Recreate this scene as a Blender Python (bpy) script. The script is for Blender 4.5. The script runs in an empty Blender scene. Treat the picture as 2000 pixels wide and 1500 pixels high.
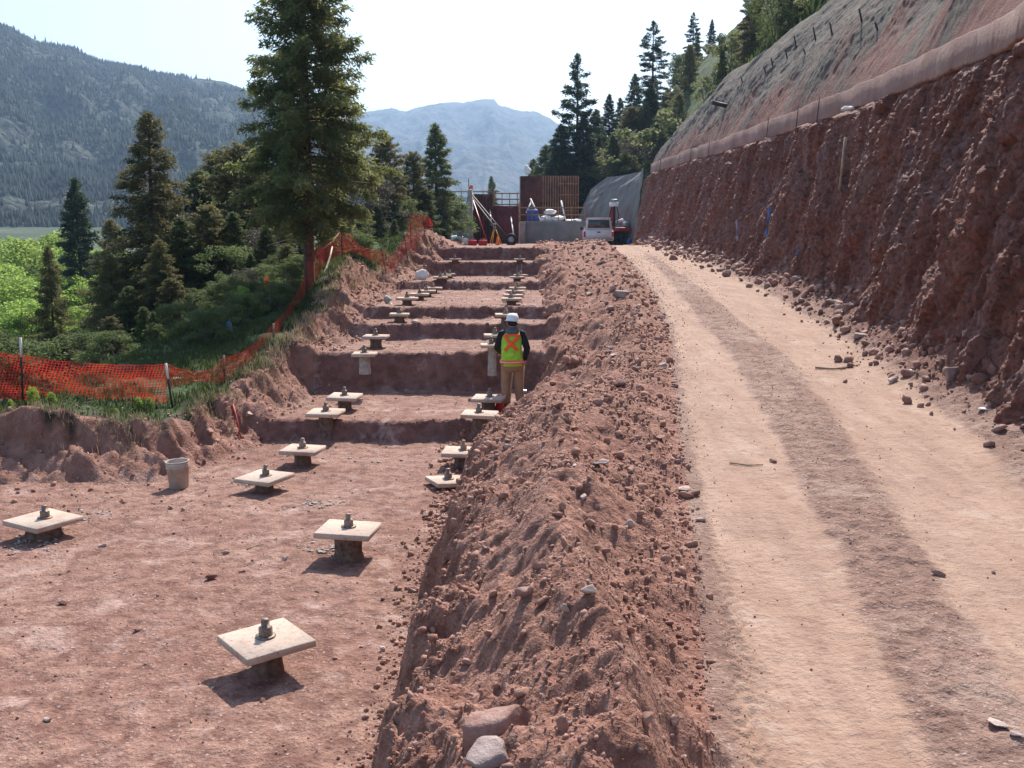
import bpy, bmesh, math, random
import numpy as np
from mathutils import Vector, Matrix
R = math.radians
SC = bpy.context.scene
COL = SC.collection
# ------------------------------------------------------------------ camera, sky, sun, exposure
PITCH = R(8.11)
cd = bpy.data.cameras.new('camera'); cam = bpy.data.objects.new('camera', cd); COL.objects.link(cam)
cam.location = (0, 0, 0); cam.rotation_euler = (R(90) - PITCH, 0, 0)
cd.sensor_width = 36; cd.lens = 36; cd.clip_start = .05; cd.clip_end = 20000
SC.camera = cam
SUN_EL, SUN_AZ = R(47), R(14)          # sun ahead of the camera, a little to the right
w = bpy.data.worlds.new('World'); SC.world = w; w.use_nodes = True
nt = w.node_tree; bg = nt.nodes['Background']
sky = nt.nodes.new('ShaderNodeTexSky'); sky.sky_type = 'NISHITA'; sky.sun_disc = False
sky.sun_elevation = SUN_EL; sky.sun_rotation = SUN_AZ; sky.air_density = 1.3; sky.dust_density = 6.0; sky.ozone_density = 1.0
sky.altitude = 1800
nt.links.new(sky.outputs[0], bg.inputs[0]); bg.inputs[1].default_value = .128
sd = bpy.data.lights.new('sun', 'SUN'); sd.energy = 4.7; sd.angle = R(.55); sd.color = (1, .94, .855)
sun = bpy.data.objects.new('sun', sd); COL.objects.link(sun)
sdir = Vector((math.sin(SUN_AZ) * math.cos(SUN_EL), math.cos(SUN_AZ) * math.cos(SUN_EL), math.sin(SUN_EL)))
sun.rotation_euler = sdir.to_track_quat('Z', 'Y').to_euler(); sun.location = (20, 60, 80)
SC.view_settings.view_transform = 'Standard'; SC.view_settings.look = 'None'
SC.view_settings.exposure = .84; SC.view_settings.gamma = 1
SC.cycles.volume_bounces = 0; SC.cycles.max_bounces = 6; SC.cycles.transparent_max_bounces = 16
# ------------------------------------------------------------------ helpers
_sp, _cp = math.sin(PITCH), math.cos(PITCH)
def P(px, py, d):
    """point at forward distance d seen at photo pixel (2000 wide) - used to measure the place"""
    a = (px - 1000) / 2000; b = (750 - py) / 2000
    t = d / (_cp + b * _sp)
    return Vector((a * t, d, t * (-_sp + b * _cp)))
def PZ(px, py, z):
    a = (px - 1000) / 2000; b = (750 - py) / 2000
    t = z / (-_sp + b * _cp)
    return Vector((a * t, t * (_cp + b * _sp), z))
_rs = np.random.RandomState(7); _perm = _rs.permutation(256); _perm = np.concatenate([_perm, _perm, _perm])
_g = _rs.normal(size=(256, 3)); _g /= np.linalg.norm(_g, axis=1)[:, None]
def pn(x, y, z=0.0):
    x, y, z = np.broadcast_arrays(np.asarray(x, float), np.asarray(y, float), np.asarray(z, float))
    xi, yi, zi = np.floor(x).astype(int), np.floor(y).astype(int), np.floor(z).astype(int)
    fx, fy, fz = x - xi, y - yi, z - zi
    u, v, w_ = [t * t * t * (t * (t * 6 - 15) + 10) for t in (fx, fy, fz)]
    xi &= 255; yi &= 255; zi &= 255
    def c(i, j, k):
        h = _perm[_perm[_perm[xi + i] + yi + j] + zi + k]; g = _g[h]
        return g[..., 0] * (fx - i) + g[..., 1] * (fy - j) + g[..., 2] * (fz - k)
    L = lambda a, b, t: a + t * (b - a)
    return 1.5 * L(L(L(c(0,0,0), c(1,0,0), u), L(c(0,1,0), c(1,1,0), u), v), L(L(c(0,0,1), c(1,0,1), u), L(c(0,1,1), c(1,1,1), u), v), w_)
def fbm(x, y, z=0.0, o=4, gain=.5):
    s = 0; a = 1; f = 1
    for i in range(o):
        s = s + a * pn(x * f + i * 17.3, y * f - i * 9.1, np.asarray(z) * f + i * 4.7); a *= gain; f *= 2.03
    return s
def ridge(x, y, z=0.0, o=4):
    s = 0; a = 1; f = 1
    for i in range(o):
        s = s + a * (1 - 2 * np.abs(pn(x * f + i * 7.3, y * f + i * 3.1, np.asarray(z) * f))); a *= .5; f *= 2.07
    return s / 1.9
def facets(u, v, seed):
    """angular broken-rock relief: every cell a tilted plane"""
    ui, vi = np.floor(u).astype(int), np.floor(v).astype(int); best = np.full(u.shape, 9.); out = np.zeros(u.shape); sec = np.full(u.shape, 9.)
    for i in (-1, 0, 1):
        for j in (-1, 0, 1):
            h = _perm[_perm[(ui + i + seed) & 255] + ((vi + j) & 255)]; g = _g[h]; cx_, cy_ = ui + i + .5 + .45 * g[..., 0], vi + j + .5 + .45 * g[..., 1]; g2 = _g[_perm[h + 7]]
            d = np.hypot(u - cx_, v - cy_); val = g2[..., 0] * .6 + g2[..., 1] * (u - cx_) + g2[..., 2] * (v - cy_); m = d < best
            sec = np.where(m, best, np.minimum(sec, d)); out = np.where(m, val, out); best = np.where(m, d, best)
    return out - .35 * np.exp(-(sec - best) / .06)
def ss(t): t = np.clip(t, 0, 1); return t * t * (3 - 2 * t)
def ip(x, xs, ys): return np.interp(x, xs, ys)
def mesh_np(name, V, F, mat=None, smooth=False, mats=None, mi=None):
    """F: list of arrays (n,3) or (n,4)"""
    V = np.asarray(V, np.float32).reshape(-1, 3)
    if isinstance(F, np.ndarray): F = [F]
    F = [np.asarray(f, np.int32) for f in F if len(f)]
    me = bpy.data.meshes.new(name)
    me.vertices.add(len(V)); me.vertices.foreach_set('co', V.ravel())
    nl = sum(f.size for f in F); npoly = sum(len(f) for f in F)
    me.loops.add(nl); me.loops.foreach_set('vertex_index', np.concatenate([f.ravel() for f in F]))
    me.polygons.add(npoly)
    tot = np.concatenate([np.full(len(f), f.shape[1], np.int32) for f in F])
    me.polygons.foreach_set('loop_start', np.concatenate([[0], np.cumsum(tot)[:-1]]).astype(np.int32))
    try: me.polygons.foreach_set('loop_total', tot)
    except Exception: pass
    if smooth: me.polygons.foreach_set('use_smooth', np.ones(npoly, bool))
    for m in (mats or ([mat] if mat else [])): me.materials.append(m)
    if mi is not None: me.polygons.foreach_set('material_index', np.asarray(mi, np.int32))
    me.update(calc_edges=True); me.validate()
    return me
def link(name, me, parent=None, loc=None):
    o = bpy.data.objects.new(name, me); COL.objects.link(o)
    if parent: o.parent = parent
    if loc is not None: o.location = loc
    return o
def tag(o, label=None, cat=None, group=None, kind=None):
    if label: o['label'] = label
    if cat: o['category'] = cat
    if group: o['group'] = group
    if kind: o['kind'] = kind
    return o
def empty(name, loc, label=None, cat=None, group=None, rz=0):
    o = bpy.data.objects.new(name, None); COL.objects.link(o); o.location = loc; o.rotation_euler[2] = rz
    o.empty_display_size = .2
    return tag(o, label, cat, group)
def attr(me, name, vals):
    a = me.attributes.new(name, 'FLOAT', 'POINT'); a.data.foreach_set('value', np.asarray(vals, np.float32).ravel())
def grid_faces(nr, nc):
    i = np.arange(nr * nc).reshape(nr, nc)
    return np.stack([i[:-1, :-1], i[:-1, 1:], i[1:, 1:], i[1:, :-1]], -1).reshape(-1, 4)
class MB:
    """collects closed shapes; build() links them as one mesh object"""
    def __init__(s): s.V = []; s.F = {3: [], 4: []}; s.n = 0
    def add(s, V, F):
        V = np.asarray(V, float); s.V.append(V)
        for f in F: s.F.setdefault(len(f), []).append(np.asarray(f) + s.n)
        s.n += len(V); return s
    def box(s, c, d, rot=None, ch=0.0):
        x, y, z = [v / 2 for v in d]
        if ch <= 0:
            V = np.array([[a * x, b * y, e * z] for e in (-1, 1) for b in (-1, 1) for a in (-1, 1)])
            F = [(0,2,3,1),(4,5,7,6),(0,1,5,4),(2,6,7,3),(0,4,6,2),(1,3,7,5)]
        else:                                   # chamfered vertical corners and top/bottom rims
            ch = min(ch, x * .9, y * .9, z * .9); V = []
            for (zz, ins) in ((-z, ch), (-z + ch, 0), (z - ch, 0), (z, ch)):
                X, Y = x - ins, y - ins; k = ch * .7
                V += [(-X+k,-Y,zz),(X-k,-Y,zz),(X,-Y+k,zz),(X,Y-k,zz),(X-k,Y,zz),(-X+k,Y,zz),(-X,Y-k,zz),(-X,-Y+k,zz)]
            V = np.array(V); F = [tuple(reversed(range(8))), tuple(range(24, 32))]
            for r in range(3):
                for i in range(8): F.append((r*8+i, r*8+(i+1)%8, r*8+8+(i+1)%8, r*8+8+i))
        if rot is not None:
            M = np.array(rot.to_3x3() if isinstance(rot, Matrix) else Matrix.Rotation(rot, 3, 'Z')); V = V @ M.T
        return s.add(V + np.asarray(c, float), F)
    def tube(s, pts, rad, n=8, cap=True, ell=None):
        pts = [Vector(p) for p in pts]; m = len(pts)
        if not hasattr(rad, '__len__'): rad = [rad] * m
        V = []; up = None
        for i, p in enumerate(pts):
            t = (pts[min(i+1, m-1)] - pts[max(i-1, 0)])
            t = t.normalized() if t.length > 1e-9 else Vector((0,0,1))
            if up is None: up = Vector((0,0,1)) if abs(t.z) < .9 else Vector((1,0,0))
            a = t.cross(up); a = a.normalized() if a.length > 1e-6 else t.orthogonal().normalized()
            b = a.cross(t).normalized(); up = b
            r = rad[i]; rx, ry = (r, r) if not hasattr(r, '__len__') else r
            for k in range(n):
                q = 2 * math.pi * k / n; V.append(p + a * math.cos(q) * rx + b * math.sin(q) * ry)
        F = []
        for i in range(m - 1):
            for k in range(n): F.append((i*n+k, i*n+(k+1)%n, (i+1)*n+(k+1)%n, (i+1)*n+k))
        if cap: F += [tuple(reversed(range(n))), tuple(range((m-1)*n, m*n))]
        return s.add([tuple(v) for v in V], F)
    def lathe(s, prof, c=(0,0,0), n=24):
        """prof: (radius, z) list; closed bottom and top when radius 0"""
        V = []; F = []
        for (r, z) in prof:
            for k in range(n): q = 2*math.pi*k/n; V.append((c[0]+r*math.cos(q), c[1]+r*math.sin(q), c[2]+z))
        for i in range(len(prof)-1):
            for k in range(n): F.append((i*n+k, i*n+(k+1)%n, (i+1)*n+(k+1)%n, (i+1)*n+k))
        return s.add(V, F)
    def poly(s, V, F): return s.add(V, F)
    def mesh(s, name, mat, smooth=False):
        F = [np.array(f) for f in s.F.values() if len(f)]
        return mesh_np(name, np.concatenate(s.V), F, mat, smooth)
    def build(s, name, mat, parent=None, loc=None, smooth=False):
        return link(name, s.mesh(name, mat, smooth), parent, loc)
# ------------------------------------------------------------------ materials
class NT:
    def __init__(s, name):
        s.m = bpy.data.materials.new(name); s.m.use_nodes = True; s.t = s.m.node_tree; s.b = s.t.nodes['Principled BSDF']
        s.b.inputs['Specular IOR Level'].default_value = .3; s.b.inputs['Roughness'].default_value = .9
    def n(s, typ, **k):
        nd = s.t.nodes.new('ShaderNode' + typ)
        for a, v in k.items():
            if a in ('data_type', 'blend_type', 'operation', 'feature', 'attribute_name', 'noise_dimensions', 'noise_type', 'distance', 'wave_type', 'bands_direction'): setattr(nd, a, v)
            else: s.set(nd, a.replace('_', ' '), v)
        return nd
    def set(s, nd, inp, v):
        i = nd.inputs[inp]
        if isinstance(v, bpy.types.NodeSocket): s.t.links.new(v, i)
        else: i.default_value = v
    def pos(s, scale=(1,1,1), obj=False):
        src = s.n('TexCoord').outputs['Object'] if obj else s.n('NewGeometry').outputs['Position']
        if scale == (1,1,1): return src
        mp = s.n('Mapping'); s.t.links.new(src, mp.inputs[0]); mp.inputs['Scale'].default_value = scale; return mp.outputs[0]
    def noise(s, vec, scale, detail=4, rough=.55, dist=0):
        nd = s.n('TexNoise', Scale=scale, Detail=detail, Roughness=rough, Distortion=dist); s.t.links.new(vec, nd.inputs['Vector']); return nd.outputs[0]
    def voro(s, vec, scale, out='Distance', feature='F1'):
        nd = s.n('TexVoronoi', feature=feature, Scale=scale); s.t.links.new(vec, nd.inputs['Vector']); return nd.outputs[out]
    def ramp(s, fac, stops):
        nd = s.n('ValToRGB'); e = nd.color_ramp.elements
        while len(e) < len(stops): e.new(.5)
        for i, (p, c) in enumerate(stops):
            e[i].position = p; e[i].color = (*c, 1) if hasattr(c, '__len__') else (c, c, c, 1)
        s.t.links.new(fac, nd.inputs[0]); return nd.outputs[0]
    def mix(s, fac, a, b, mode='MIX'):
        nd = s.n('Mix', data_type='RGBA', blend_type=mode)
        for i, v in ((0, fac), (6, a), (7, b)):
            if isinstance(v, bpy.types.NodeSocket): s.t.links.new(v, nd.inputs[i])
            elif i == 0: nd.inputs[0].default_value = v
            else: nd.inputs[i].default_value = (*v, 1) if len(v) == 3 else v
        return nd.outputs[2]
    def math(s, op, a, b=0.0, c=None):
        nd = s.n('Math', operation=op)
        for i, v in enumerate((a, b) if c is None else (a, b, c)):
            if isinstance(v, bpy.types.NodeSocket): s.t.links.new(v, nd.inputs[i])
            else: nd.inputs[i].default_value = v
        return nd.outputs[0]
    def at(s, name): return s.n('Attribute', attribute_name=name).outputs['Fac']
    def bump(s, h, strength=.5, dist=.02, prev=None):
        nd = s.n('Bump', Strength=strength, Distance=dist); s.t.links.new(h, nd.inputs['Height'])
        if prev is not None: s.t.links.new(prev, nd.inputs['Normal'])
        s.t.links.new(nd.outputs[0], s.b.inputs['Normal']); return nd.outputs[0]
    def col(s, c): s.set(s.b, 'Base Color', c if isinstance(c, bpy.types.NodeSocket) else (*c, 1))
def simple(name, c, rough=.6, metal=0, var=.12, scale=20, bump=0, dirt=None):
    k = NT(name); p = k.pos(obj=True)
    n = k.noise(p, scale, 4)
    c2 = tuple(v * (1 - var * 2) for v in c); c3 = tuple(min(1, v * (1 + var)) for v in c)
    cc = k.ramp(n, [(.3, c2), (.7, c3)])
    if dirt: cc = k.mix(k.ramp(k.noise(p, scale * .35, 6, .65), [(.45, 0.), (.68, .8)]), cc, dirt)
    k.col(cc); k.b.inputs['Roughness'].default_value = rough; k.b.inputs['Metallic'].default_value = metal
    if bump: k.bump(n, bump, .01)
    return k.m
def soil(name, dark, mid, light, stone=(.42,.33,.29), bump=.9, fine=1.0, var=None, stone_amt=.5):
    k = NT(name); p = k.pos()
    n1 = k.noise(p, .55, 5, .6); n2 = k.noise(p, 6 * fine, 6, .7); n3 = k.noise(p, 38 * fine, 4, .7)
    c = k.mix(k.ramp(n1, [(.35, 0.), (.65, 1.)]), mid, light)
    c = k.mix(k.ramp(n2, [(.38, .85), (.58, 0.)]), c, dark)
    c = k.mix(k.ramp(n3, [(.35, .55), (.55, 0.)]), c, dark)
    v = k.voro(p, 22 * fine); vc = k.voro(p, 22 * fine, 'Color')
    st = k.math('MULTIPLY', k.ramp(v, [(.18, 1.), (.3, 0.)]), k.ramp(vc, [(.62, 0.), (.66, 1.)]))
    c = k.mix(k.math('MULTIPLY', st, stone_amt), c, stone)
    v2 = k.voro(p, 60 * fine)
    h = k.math('ADD', k.math('MULTIPLY', n2, 1.2), k.math('MULTIPLY', n3, .45)); h = k.math('SUBTRACT', h, k.math('MULTIPLY', v, .35)); h = k.math('SUBTRACT', h, k.math('MULTIPLY', v2, .15))
    return k, p, c, h, n1, n2, n3
# ------------------------------------------------------------------ the lie of the land (metres, camera at 0,0,0)
RY = [-3, 0, 5, 9, 13.6, 19, 27, 38, 48, 56, 61, 67, 110]; RZ = [-2.4, -2.38, -2.3, -2.2, -2.0, -1.75, -1.3, -.9, -.6, -.39, -.44, -.62, -.6]
EDGE = ([-3, 0, 4, 8, 12, 16, 20, 24, 30, 40, 48, 60, 70, 110], [.56, .60, .84, 1.42, 1.95, 2.5, 3.0, 3.35, 3.8, 4.4, 4.8, 5.0, 4.6, 4.0])
TOE = ([-3, 8, 12, 14, 18, 22, 29, 38, 48, 60, 70, 74], [5.9, 5.9, 6.0, 5.9, 6.6, 7.1, 7.4, 7.7, 8.0, 8.15, 8.3, 9.5])
CY = [-3, 4, 8, 11.8, 13.2, 15, 17.2, 18.2, 20, 24, 30, 40, 48, 60, 75]
C0 = [-.9, -.85, -.8, -.78, -.75, -.7, -.6, .1, .55, .8, 1.0, .95, 1.1, 1.5, 2.]            # toe x
L_ = [-.55, -.52, -.5, -.43, -.30, .0, .45, .80, 1.0, 1.35, 1.6, 1.7, 1.9, 2.2, 2.5]; LZ = [-2.3, -2.35, -2.42, -2.38, -2.55, -2.8, -2.8, -2.6, -2.4, -1.75, -1.3, -.75, -.35, -.35, -.35]
X2 = [.3, .35, .42, .56, .95, 1.75, 2.15, 2.3, 2.5, 2.85, 3.25, 3.75, 4.1, 4.3, 4.3]; Z2 = [-1.72, -1.72, -1.78, -1.78, -1.95, -1.90, -1.76, -1.66, -1.5, -1.28, -.88, -.3, -.12, -.3, -.35]
X3 = [.45, .6, 1.0, 1.5, 1.75, 2.2, 2.45, 2.55, 2.75, 3.1, 3.5, 4.1, 4.5, 4.7, 4.5]
SY = [17.25, 20.75, 23.9, 25.6, 34.4, 40.0, 43.5]; SZ = [-3.45, -3.12, -2.34, -2.0, -1.72, -1.46, -.93, -.40]; SW = [.16, .26, .14, .14, .14, .16, .16]
LT = np.array([(-16,13.2,1.5,-2.45),(-12,13.5,1.5,-2.5),(-9,14.0,1.35,-2.6),(-7,14.2,1.2,-2.62),(-5.5,14.35,1.1,-2.75),(-4.85,15.0,1.0,-2.8),(-4.5,16.3,.9,-2.85),(-4.25,17.6,.9,-2.75),
 (-4.1,19.2,.9,-2.5),(-3.85,21,.9,-2.15),(-3.7,23.5,1.0,-1.75),(-3.75,26.5,1.0,-1.25),(-3.8,29.5,1.0,-.62),(-3.9,32.5,1.0,-1.0),(-3.85,34.5,1.0,-1.3),(-3.5,37,1.0,-.85),
 (-3.15,40,1.0,-.1),(-2.95,43,.9,.35),(-2.9,48,.8,.2),(-2.95,56,.6,-.2),(-3.2,90,.5,-.3)])
def left_sd(x, y):
    best = np.full(x.shape, 1e9); sg = np.zeros(x.shape); W = np.zeros(x.shape); Z = np.zeros(x.shape)
    for i in range(len(LT) - 1):
        ax, ay, aw, az = LT[i]; bx, by, bw, bz = LT[i+1]; dx, dy = bx-ax, by-ay; l2 = dx*dx+dy*dy
        t = np.clip(((x-ax)*dx + (y-ay)*dy) / l2, 0, 1); qx, qy = x-ax-t*dx, y-ay-t*dy; d = np.hypot(qx, qy)
        s = np.sign(dx*qy - dy*qx); m = d < best
        best = np.where(m, d, best); sg = np.where(m, s, sg); W = np.where(m, aw + t*(bw-aw), W); Z = np.where(m, az + t*(bz-az), Z)
    return best * sg, W, Z
def track_c(y): return ip(y, [-3, 4.45, 6.2, 8.2, 10.9, 16.2, 22, 29, 48, 70, 110], [1.2, 1.42, 1.72, 1.97, 2.34, 2.9, 3.25, 3.8, 5.3, 5.9, 5.9])
def track_r(y): return ip(y, [-3, 4.45, 6.2, 9, 10.9, 16.2, 22, 29, 48, 70, 110], [2.8, 3.0, 3.3, 3.95, 4.3, 5.1, 5.45, 5.85, 6.9, 7.4, 7.4])
def terrain(x, y, detail=True):
    x = np.asarray(x, float); y = np.asarray(y, float)
    n_lo = fbm(x * .5, y * .5, 3.1, 3) if detail else 0
    n_md = fbm(x * 2.2, y * 2.2, 8.4, 4) if detail else 0
    # --- floor with steps
    yy = y + (.22 * fbm(x * .9, y * .35, 1.7, 3) + .05 * n_md if detail else 0) + .25 * ss((x - .2) / 1.0) * ss((y - 19) / 2)
    zf = np.full(x.shape, SZ[0]); riser = np.zeros(x.shape)
    for i, (sy, sw) in enumerate(zip(SY, SW)):
        t = (yy - sy) / sw; zf = zf + (SZ[i+1] - SZ[i]) * (.85 * ss(t) + .15 * ss((yy - sy + .25) / (sw + .45)))
        riser = np.maximum(riser, ss((yy - sy + .1) / .1) * (1 - ss((yy - sy - sw) / .15)))
    zf = zf + .03 * n_lo
    # --- left bank
    sd_, W, Zc = left_sd(x, y)
    sdn = sd_ + ((.30 * fbm(x * .75, y * .75, 5.5, 2) + .16 * fbm(x * 2.6, y * 2.6, 6.5, 2)) * (1 - ss((y - 44) / 6)) if detail else 0)
    q = np.clip(sdn / W, 0, 1); prof = .50 * q ** .85 + .50 * ss((q - .50) / .38)
    gul = ((ridge(x * 1.6 + y * .8, y * 1.6 - x * .6, 2.2, 4) - .1) * .22 + .13 * facets(x * 1.5 + y * .4, y * 1.5 - x * .4, 15) + .06 * facets(x * 4.2, y * 4.2, 31)) * np.sin(np.pi * np.clip(q, 0, 1)) ** .7 if detail else 0
    s = np.clip(-(x + 7.5), 0, None); zn = ip(y, [0, 14, 20, 26, 30, 40, 60, 110], [-2.9, -2.75, -2.35, -1.8, -1.2, -.3, -.4, -.6]) - .52 * np.minimum(s, 10) - .07 * np.clip(s - 10, 0, 60)
    zn = zn + .18 * n_lo + .05 * n_md
    ztop = Zc + (.10 * fbm(x * 1.3, y * 1.3, 9.9, 2) if detail else 0)
    zb = zf + (ztop - zf) * prof + gul * 1.0
    out = ss((sdn - W) / 2.2); zl = zb * (1 - out) + zn * out
    # --- right side cross-section
    nx = x + ((.19 * fbm(x * 1.3, y * 1.3, 2.2, 3) + .05 * n_md) * ss((y + 1) / 3) if detail else 0)
    xe = ip(y, *EDGE); zr = ip(y, RY, RZ)
    xs = [ip(y, CY, C0), ip(y, CY, L_), ip(y, CY, X2), ip(y, CY, X3), xe]
    zs = [zf, ip(y, CY, LZ), ip(y, CY, Z2), .25 * ip(y, CY, Z2) + .75 * (zr + .06), zr]
    zx = np.where(nx < xs[0], zf, zr)
    for i in range(4):
        t = (nx - xs[i]) / np.maximum(xs[i+1] - xs[i], .02); m = (t >= 0) & (t < 1)
        tt = t if i == 0 else ss(t) * .5 + t * .5
        zx = np.where(m, zs[i] * (1 - tt) + zs[i+1] * tt, zx)
    inb = ss((nx - xs[0]) / .15) * (1 - ss((nx - xe + .25) / .3))
    berm_n = (.085 * fbm(x * 1.5, y * 1.5, 4.4, 3) + .06 * ridge(x * 3.5, y * 3.0, 1.2, 4) - .03 + .03 * fbm(x * 11, y * 11, 2, 4) + .035 * np.abs(pn(x * 6, y * 6, 9.))) if detail else 0
    wall = ss((nx - xs[0]) / .1) * (1 - ss((nx - xs[1] - .15) / .3))
    groove = (ridge(y * 2.1 + x * .8, x * .9, 3.3, 4) * .13 + .10 * facets(y * 1.7, x * 2.2, 5) * ss((y - 2) / 8) + .03 * facets(y * 5, x * 6, 9) + .04 * fbm(y * 9, x * 3, 1., 3)) * wall if detail else 0
    zx = zx + berm_n * inb * (1 - ss((y - 58) / 14)) + groove
    # --- road
    xt = ip(y, *TOE)
    tc, tr = track_c(y), track_r(y)
    wob = (.05 * fbm(y * .6, x * .2, 7., 2)) if detail else 0
    wa = ip(y, [0, 5, 10, 20, 50], [.36, .36, .50, .62, .75]); wb = ip(y, [0, 5, 10, 20, 50], [.40, .46, .6, .75, .8])
    ta = 1 - ss((np.abs(x - tc - wob) - wa * .80) / .26); tb = 1 - ss((np.abs(x - tr - wob) - wb * .80) / .34)
    trk = np.maximum(ta, tb)
    inroad = ss((x - xe) / .3)
    rz = .04 * (1 - trk) + .02 * n_lo + .008 * n_md
    if detail:
        lug = (np.sin(y * 52 + 4 * np.sin(x * 30)) * .5 + .5)
        tread = np.exp(-((x - tc + wa * .95) / .10) ** 2)
        rz = rz + .034 * tread * lug * ss((14 - y) / 6) - .02 * tread + (1 - trk) * (.030 * fbm(x * 6, y * 6, 2., 4)) + .006 * trk * fbm(x * 12, y * 12, 2., 3)
    talus = np.clip((x - xt + .85) / .85, 0, 1.3) ** 1.6
    rz = rz + talus * (.30 + (.22 * fbm(x * 1.2, y * 1.2, 6., 3) + .10 * ridge(x * 4, y * 4, 6., 2) if detail else 0))
    zx = zx + rz * inroad
    fl = (.014 * fbm(x * 2.5, y * 2.5, 4.7, 2) + .012 * fbm(x * 5, y * 5, 2.7, 4) + .006 * fbm(x * 25, y * 25, 1.7, 2)) if detail else 0
    rr = (.07 * fbm(x * 3.5, y * 12, zf * 3, 4) + .05 * ridge(x * 6, y * 9, 2., 3)) * riser if detail else 0
    z = np.where(sdn > 0, zl, np.where(nx > xs[0], zx, zf + fl + rr))
    # --- beyond the site
    z = np.where(y > 104, z - .05 * (y - 104), z)
    reg = np.where(x > xe + 0.0, 1, np.where(nx > xs[0] - .05, 2, np.where(sdn > W + .25, 3, 0)))
    at_ = dict(track=trk * inroad, grass=ss((sdn - W + .22 + .35 * (n_md if detail else 0)) / .6), bank=ss(sdn / .2) * (1 - out), riser=riser * (sdn < 0) * (nx < xs[0]), wall=wall, talus=np.clip(talus, 0, 1))
    return z, reg, at_
def ground_z(x, y): return float(terrain(np.array([x]), np.array([y]))[0][0])
# rows / columns of the sheet: finer near the viewpoint's side of the site
ys = [-3.0]
while ys[-1] < 112:
    y = ys[-1]
    dy = .2 if y < 2 else (.03 if y < 3 else (.013 if y < 4.6 else (max(.013, y * .0030) if y < 18 else (.055 if y < 26 else (.09 if y < 46 else .4)))))
    ys.append(y + dy)
ys = np.array(ys); us = np.linspace(-.74, .74, 860)
YY, UU = np.meshgrid(ys, us, indexing='ij'); XX = UU * (YY + 3.6)
ZZ, REG, AT = terrain(XX, YY)
V = np.stack([XX, YY, ZZ], -1).reshape(-1, 3); FF = grid_faces(len(ys), len(us)); rg = REG.reshape(-1)[FF[:, 0]]
fx, fy = V[FF[:, 0], 0], V[FF[:, 0], 1]
keep = fx < ip(fy, *TOE) + 1.6

# ---- soil materials
k, p, c, h, n1, n2, n3 = soil('trench_soil', (.13,.055,.040), (.275,.138,.100), (.37,.220,.168), stone=(.52,.42,.38))
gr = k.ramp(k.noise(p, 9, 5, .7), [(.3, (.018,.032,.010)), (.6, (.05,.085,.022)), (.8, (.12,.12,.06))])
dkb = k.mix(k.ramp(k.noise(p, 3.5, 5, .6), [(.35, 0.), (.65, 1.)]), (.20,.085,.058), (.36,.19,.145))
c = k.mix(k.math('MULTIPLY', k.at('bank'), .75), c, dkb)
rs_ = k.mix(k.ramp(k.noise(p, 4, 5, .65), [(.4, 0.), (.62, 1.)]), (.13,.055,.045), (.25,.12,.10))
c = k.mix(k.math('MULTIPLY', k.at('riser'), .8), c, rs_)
topsoil = k.ramp(k.noise(p, 5, 5, .7), [(.35, (.035,.022,.014)), (.7, (.14,.085,.06))])
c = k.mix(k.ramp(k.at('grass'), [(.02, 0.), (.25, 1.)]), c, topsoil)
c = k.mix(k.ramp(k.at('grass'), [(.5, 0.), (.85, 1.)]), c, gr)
fl_ = k.math('SUBTRACT', 1.0, k.math('MAXIMUM', k.at('bank'), k.at('grass'))); m3 = k.noise(p, 1.7, 7, .72)
c = k.mix(k.math('MULTIPLY', fl_, k.ramp(m3, [(.54, 0.), (.68, .65)])), c, (.50,.35,.30)); c = k.mix(k.math('MULTIPLY', fl_, k.ramp(m3, [(.32, .6), (.44, 0.)])), c, (.19,.085,.062))
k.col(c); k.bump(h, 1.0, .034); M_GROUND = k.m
k, p, c, h, n1, n2, n3 = soil('berm_soil', (.16,.064,.042), (.315,.150,.106), (.395,.215,.16), stone=(.52,.38,.32), fine=1.2, stone_amt=.35)
k.col(c); k.bump(h, 1.0, .035); M_BERM = k.m
k, p, c, h, n1, n2, n3 = soil('road_soil', (.16,.086,.064), (.265,.153,.115), (.35,.225,.175), stone=(.50,.42,.37), fine=1.3, stone_amt=.5)
st_ = k.ramp(k.noise(k.pos((2.2, .22, 1)), 2.2, 6, .7), [(.36, .55), (.55, 0.)]); c = k.mix(k.ramp(k.noise(p, 1.1, 7, .72), [(.52, 0.), (.66, .55)]), c, (.40,.29,.23)); pv = k.pos((1, .35, 1)); pale = k.mix(k.ramp(k.noise(pv, 3, 6, .65), [(.35, 0.), (.7, 1.)]), (.31,.19,.135), (.41,.275,.205))
pale = k.mix(k.ramp(k.noise(pv, 26, 4, .7), [(.36, .5), (.5, 0.)]), pale, (.34,.20,.14))
pale = k.mix(st_, pale, (.25,.15,.11)); pale = k.mix(k.ramp(k.noise(p, 7, 6, .75), [(.36, .6), (.47, 0.)]), pale, (.22,.125,.09)); pale = k.mix(k.ramp(k.noise(p, 2.3, 7, .72), [(.56, 0.), (.68, .5)]), pale, (.47,.36,.29)); tk = k.ramp(k.math('ADD', k.at('track'), k.math('MULTIPLY', k.math('SUBTRACT', k.noise(p, 1.6, 7, .7), .5), 2.3)), [(.30, 0.), (.66, 1.)])
c = k.mix(tk, c, pale); c = k.mix(k.ramp(k.at('talus'), [(.1, 0.), (.6, 1.)]), c, k.mix(n2, (.12,.05,.036), (.26,.125,.09)))
k.col(c); k.bump(k.mix(tk, h, k.math('MULTIPLY', h, .62)), 1.0, .030); M_ROAD = k.m
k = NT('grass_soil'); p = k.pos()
k.col(k.ramp(k.noise(p, 2.5, 7, .7), [(.3, (.010,.014,.007)), (.5, (.020,.028,.011)), (.68, (.04,.048,.02)), (.8, (.10,.075,.045))])); k.bump(k.noise(p, 14, 6, .7), 1, .12); M_GRASS = k.m

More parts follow.
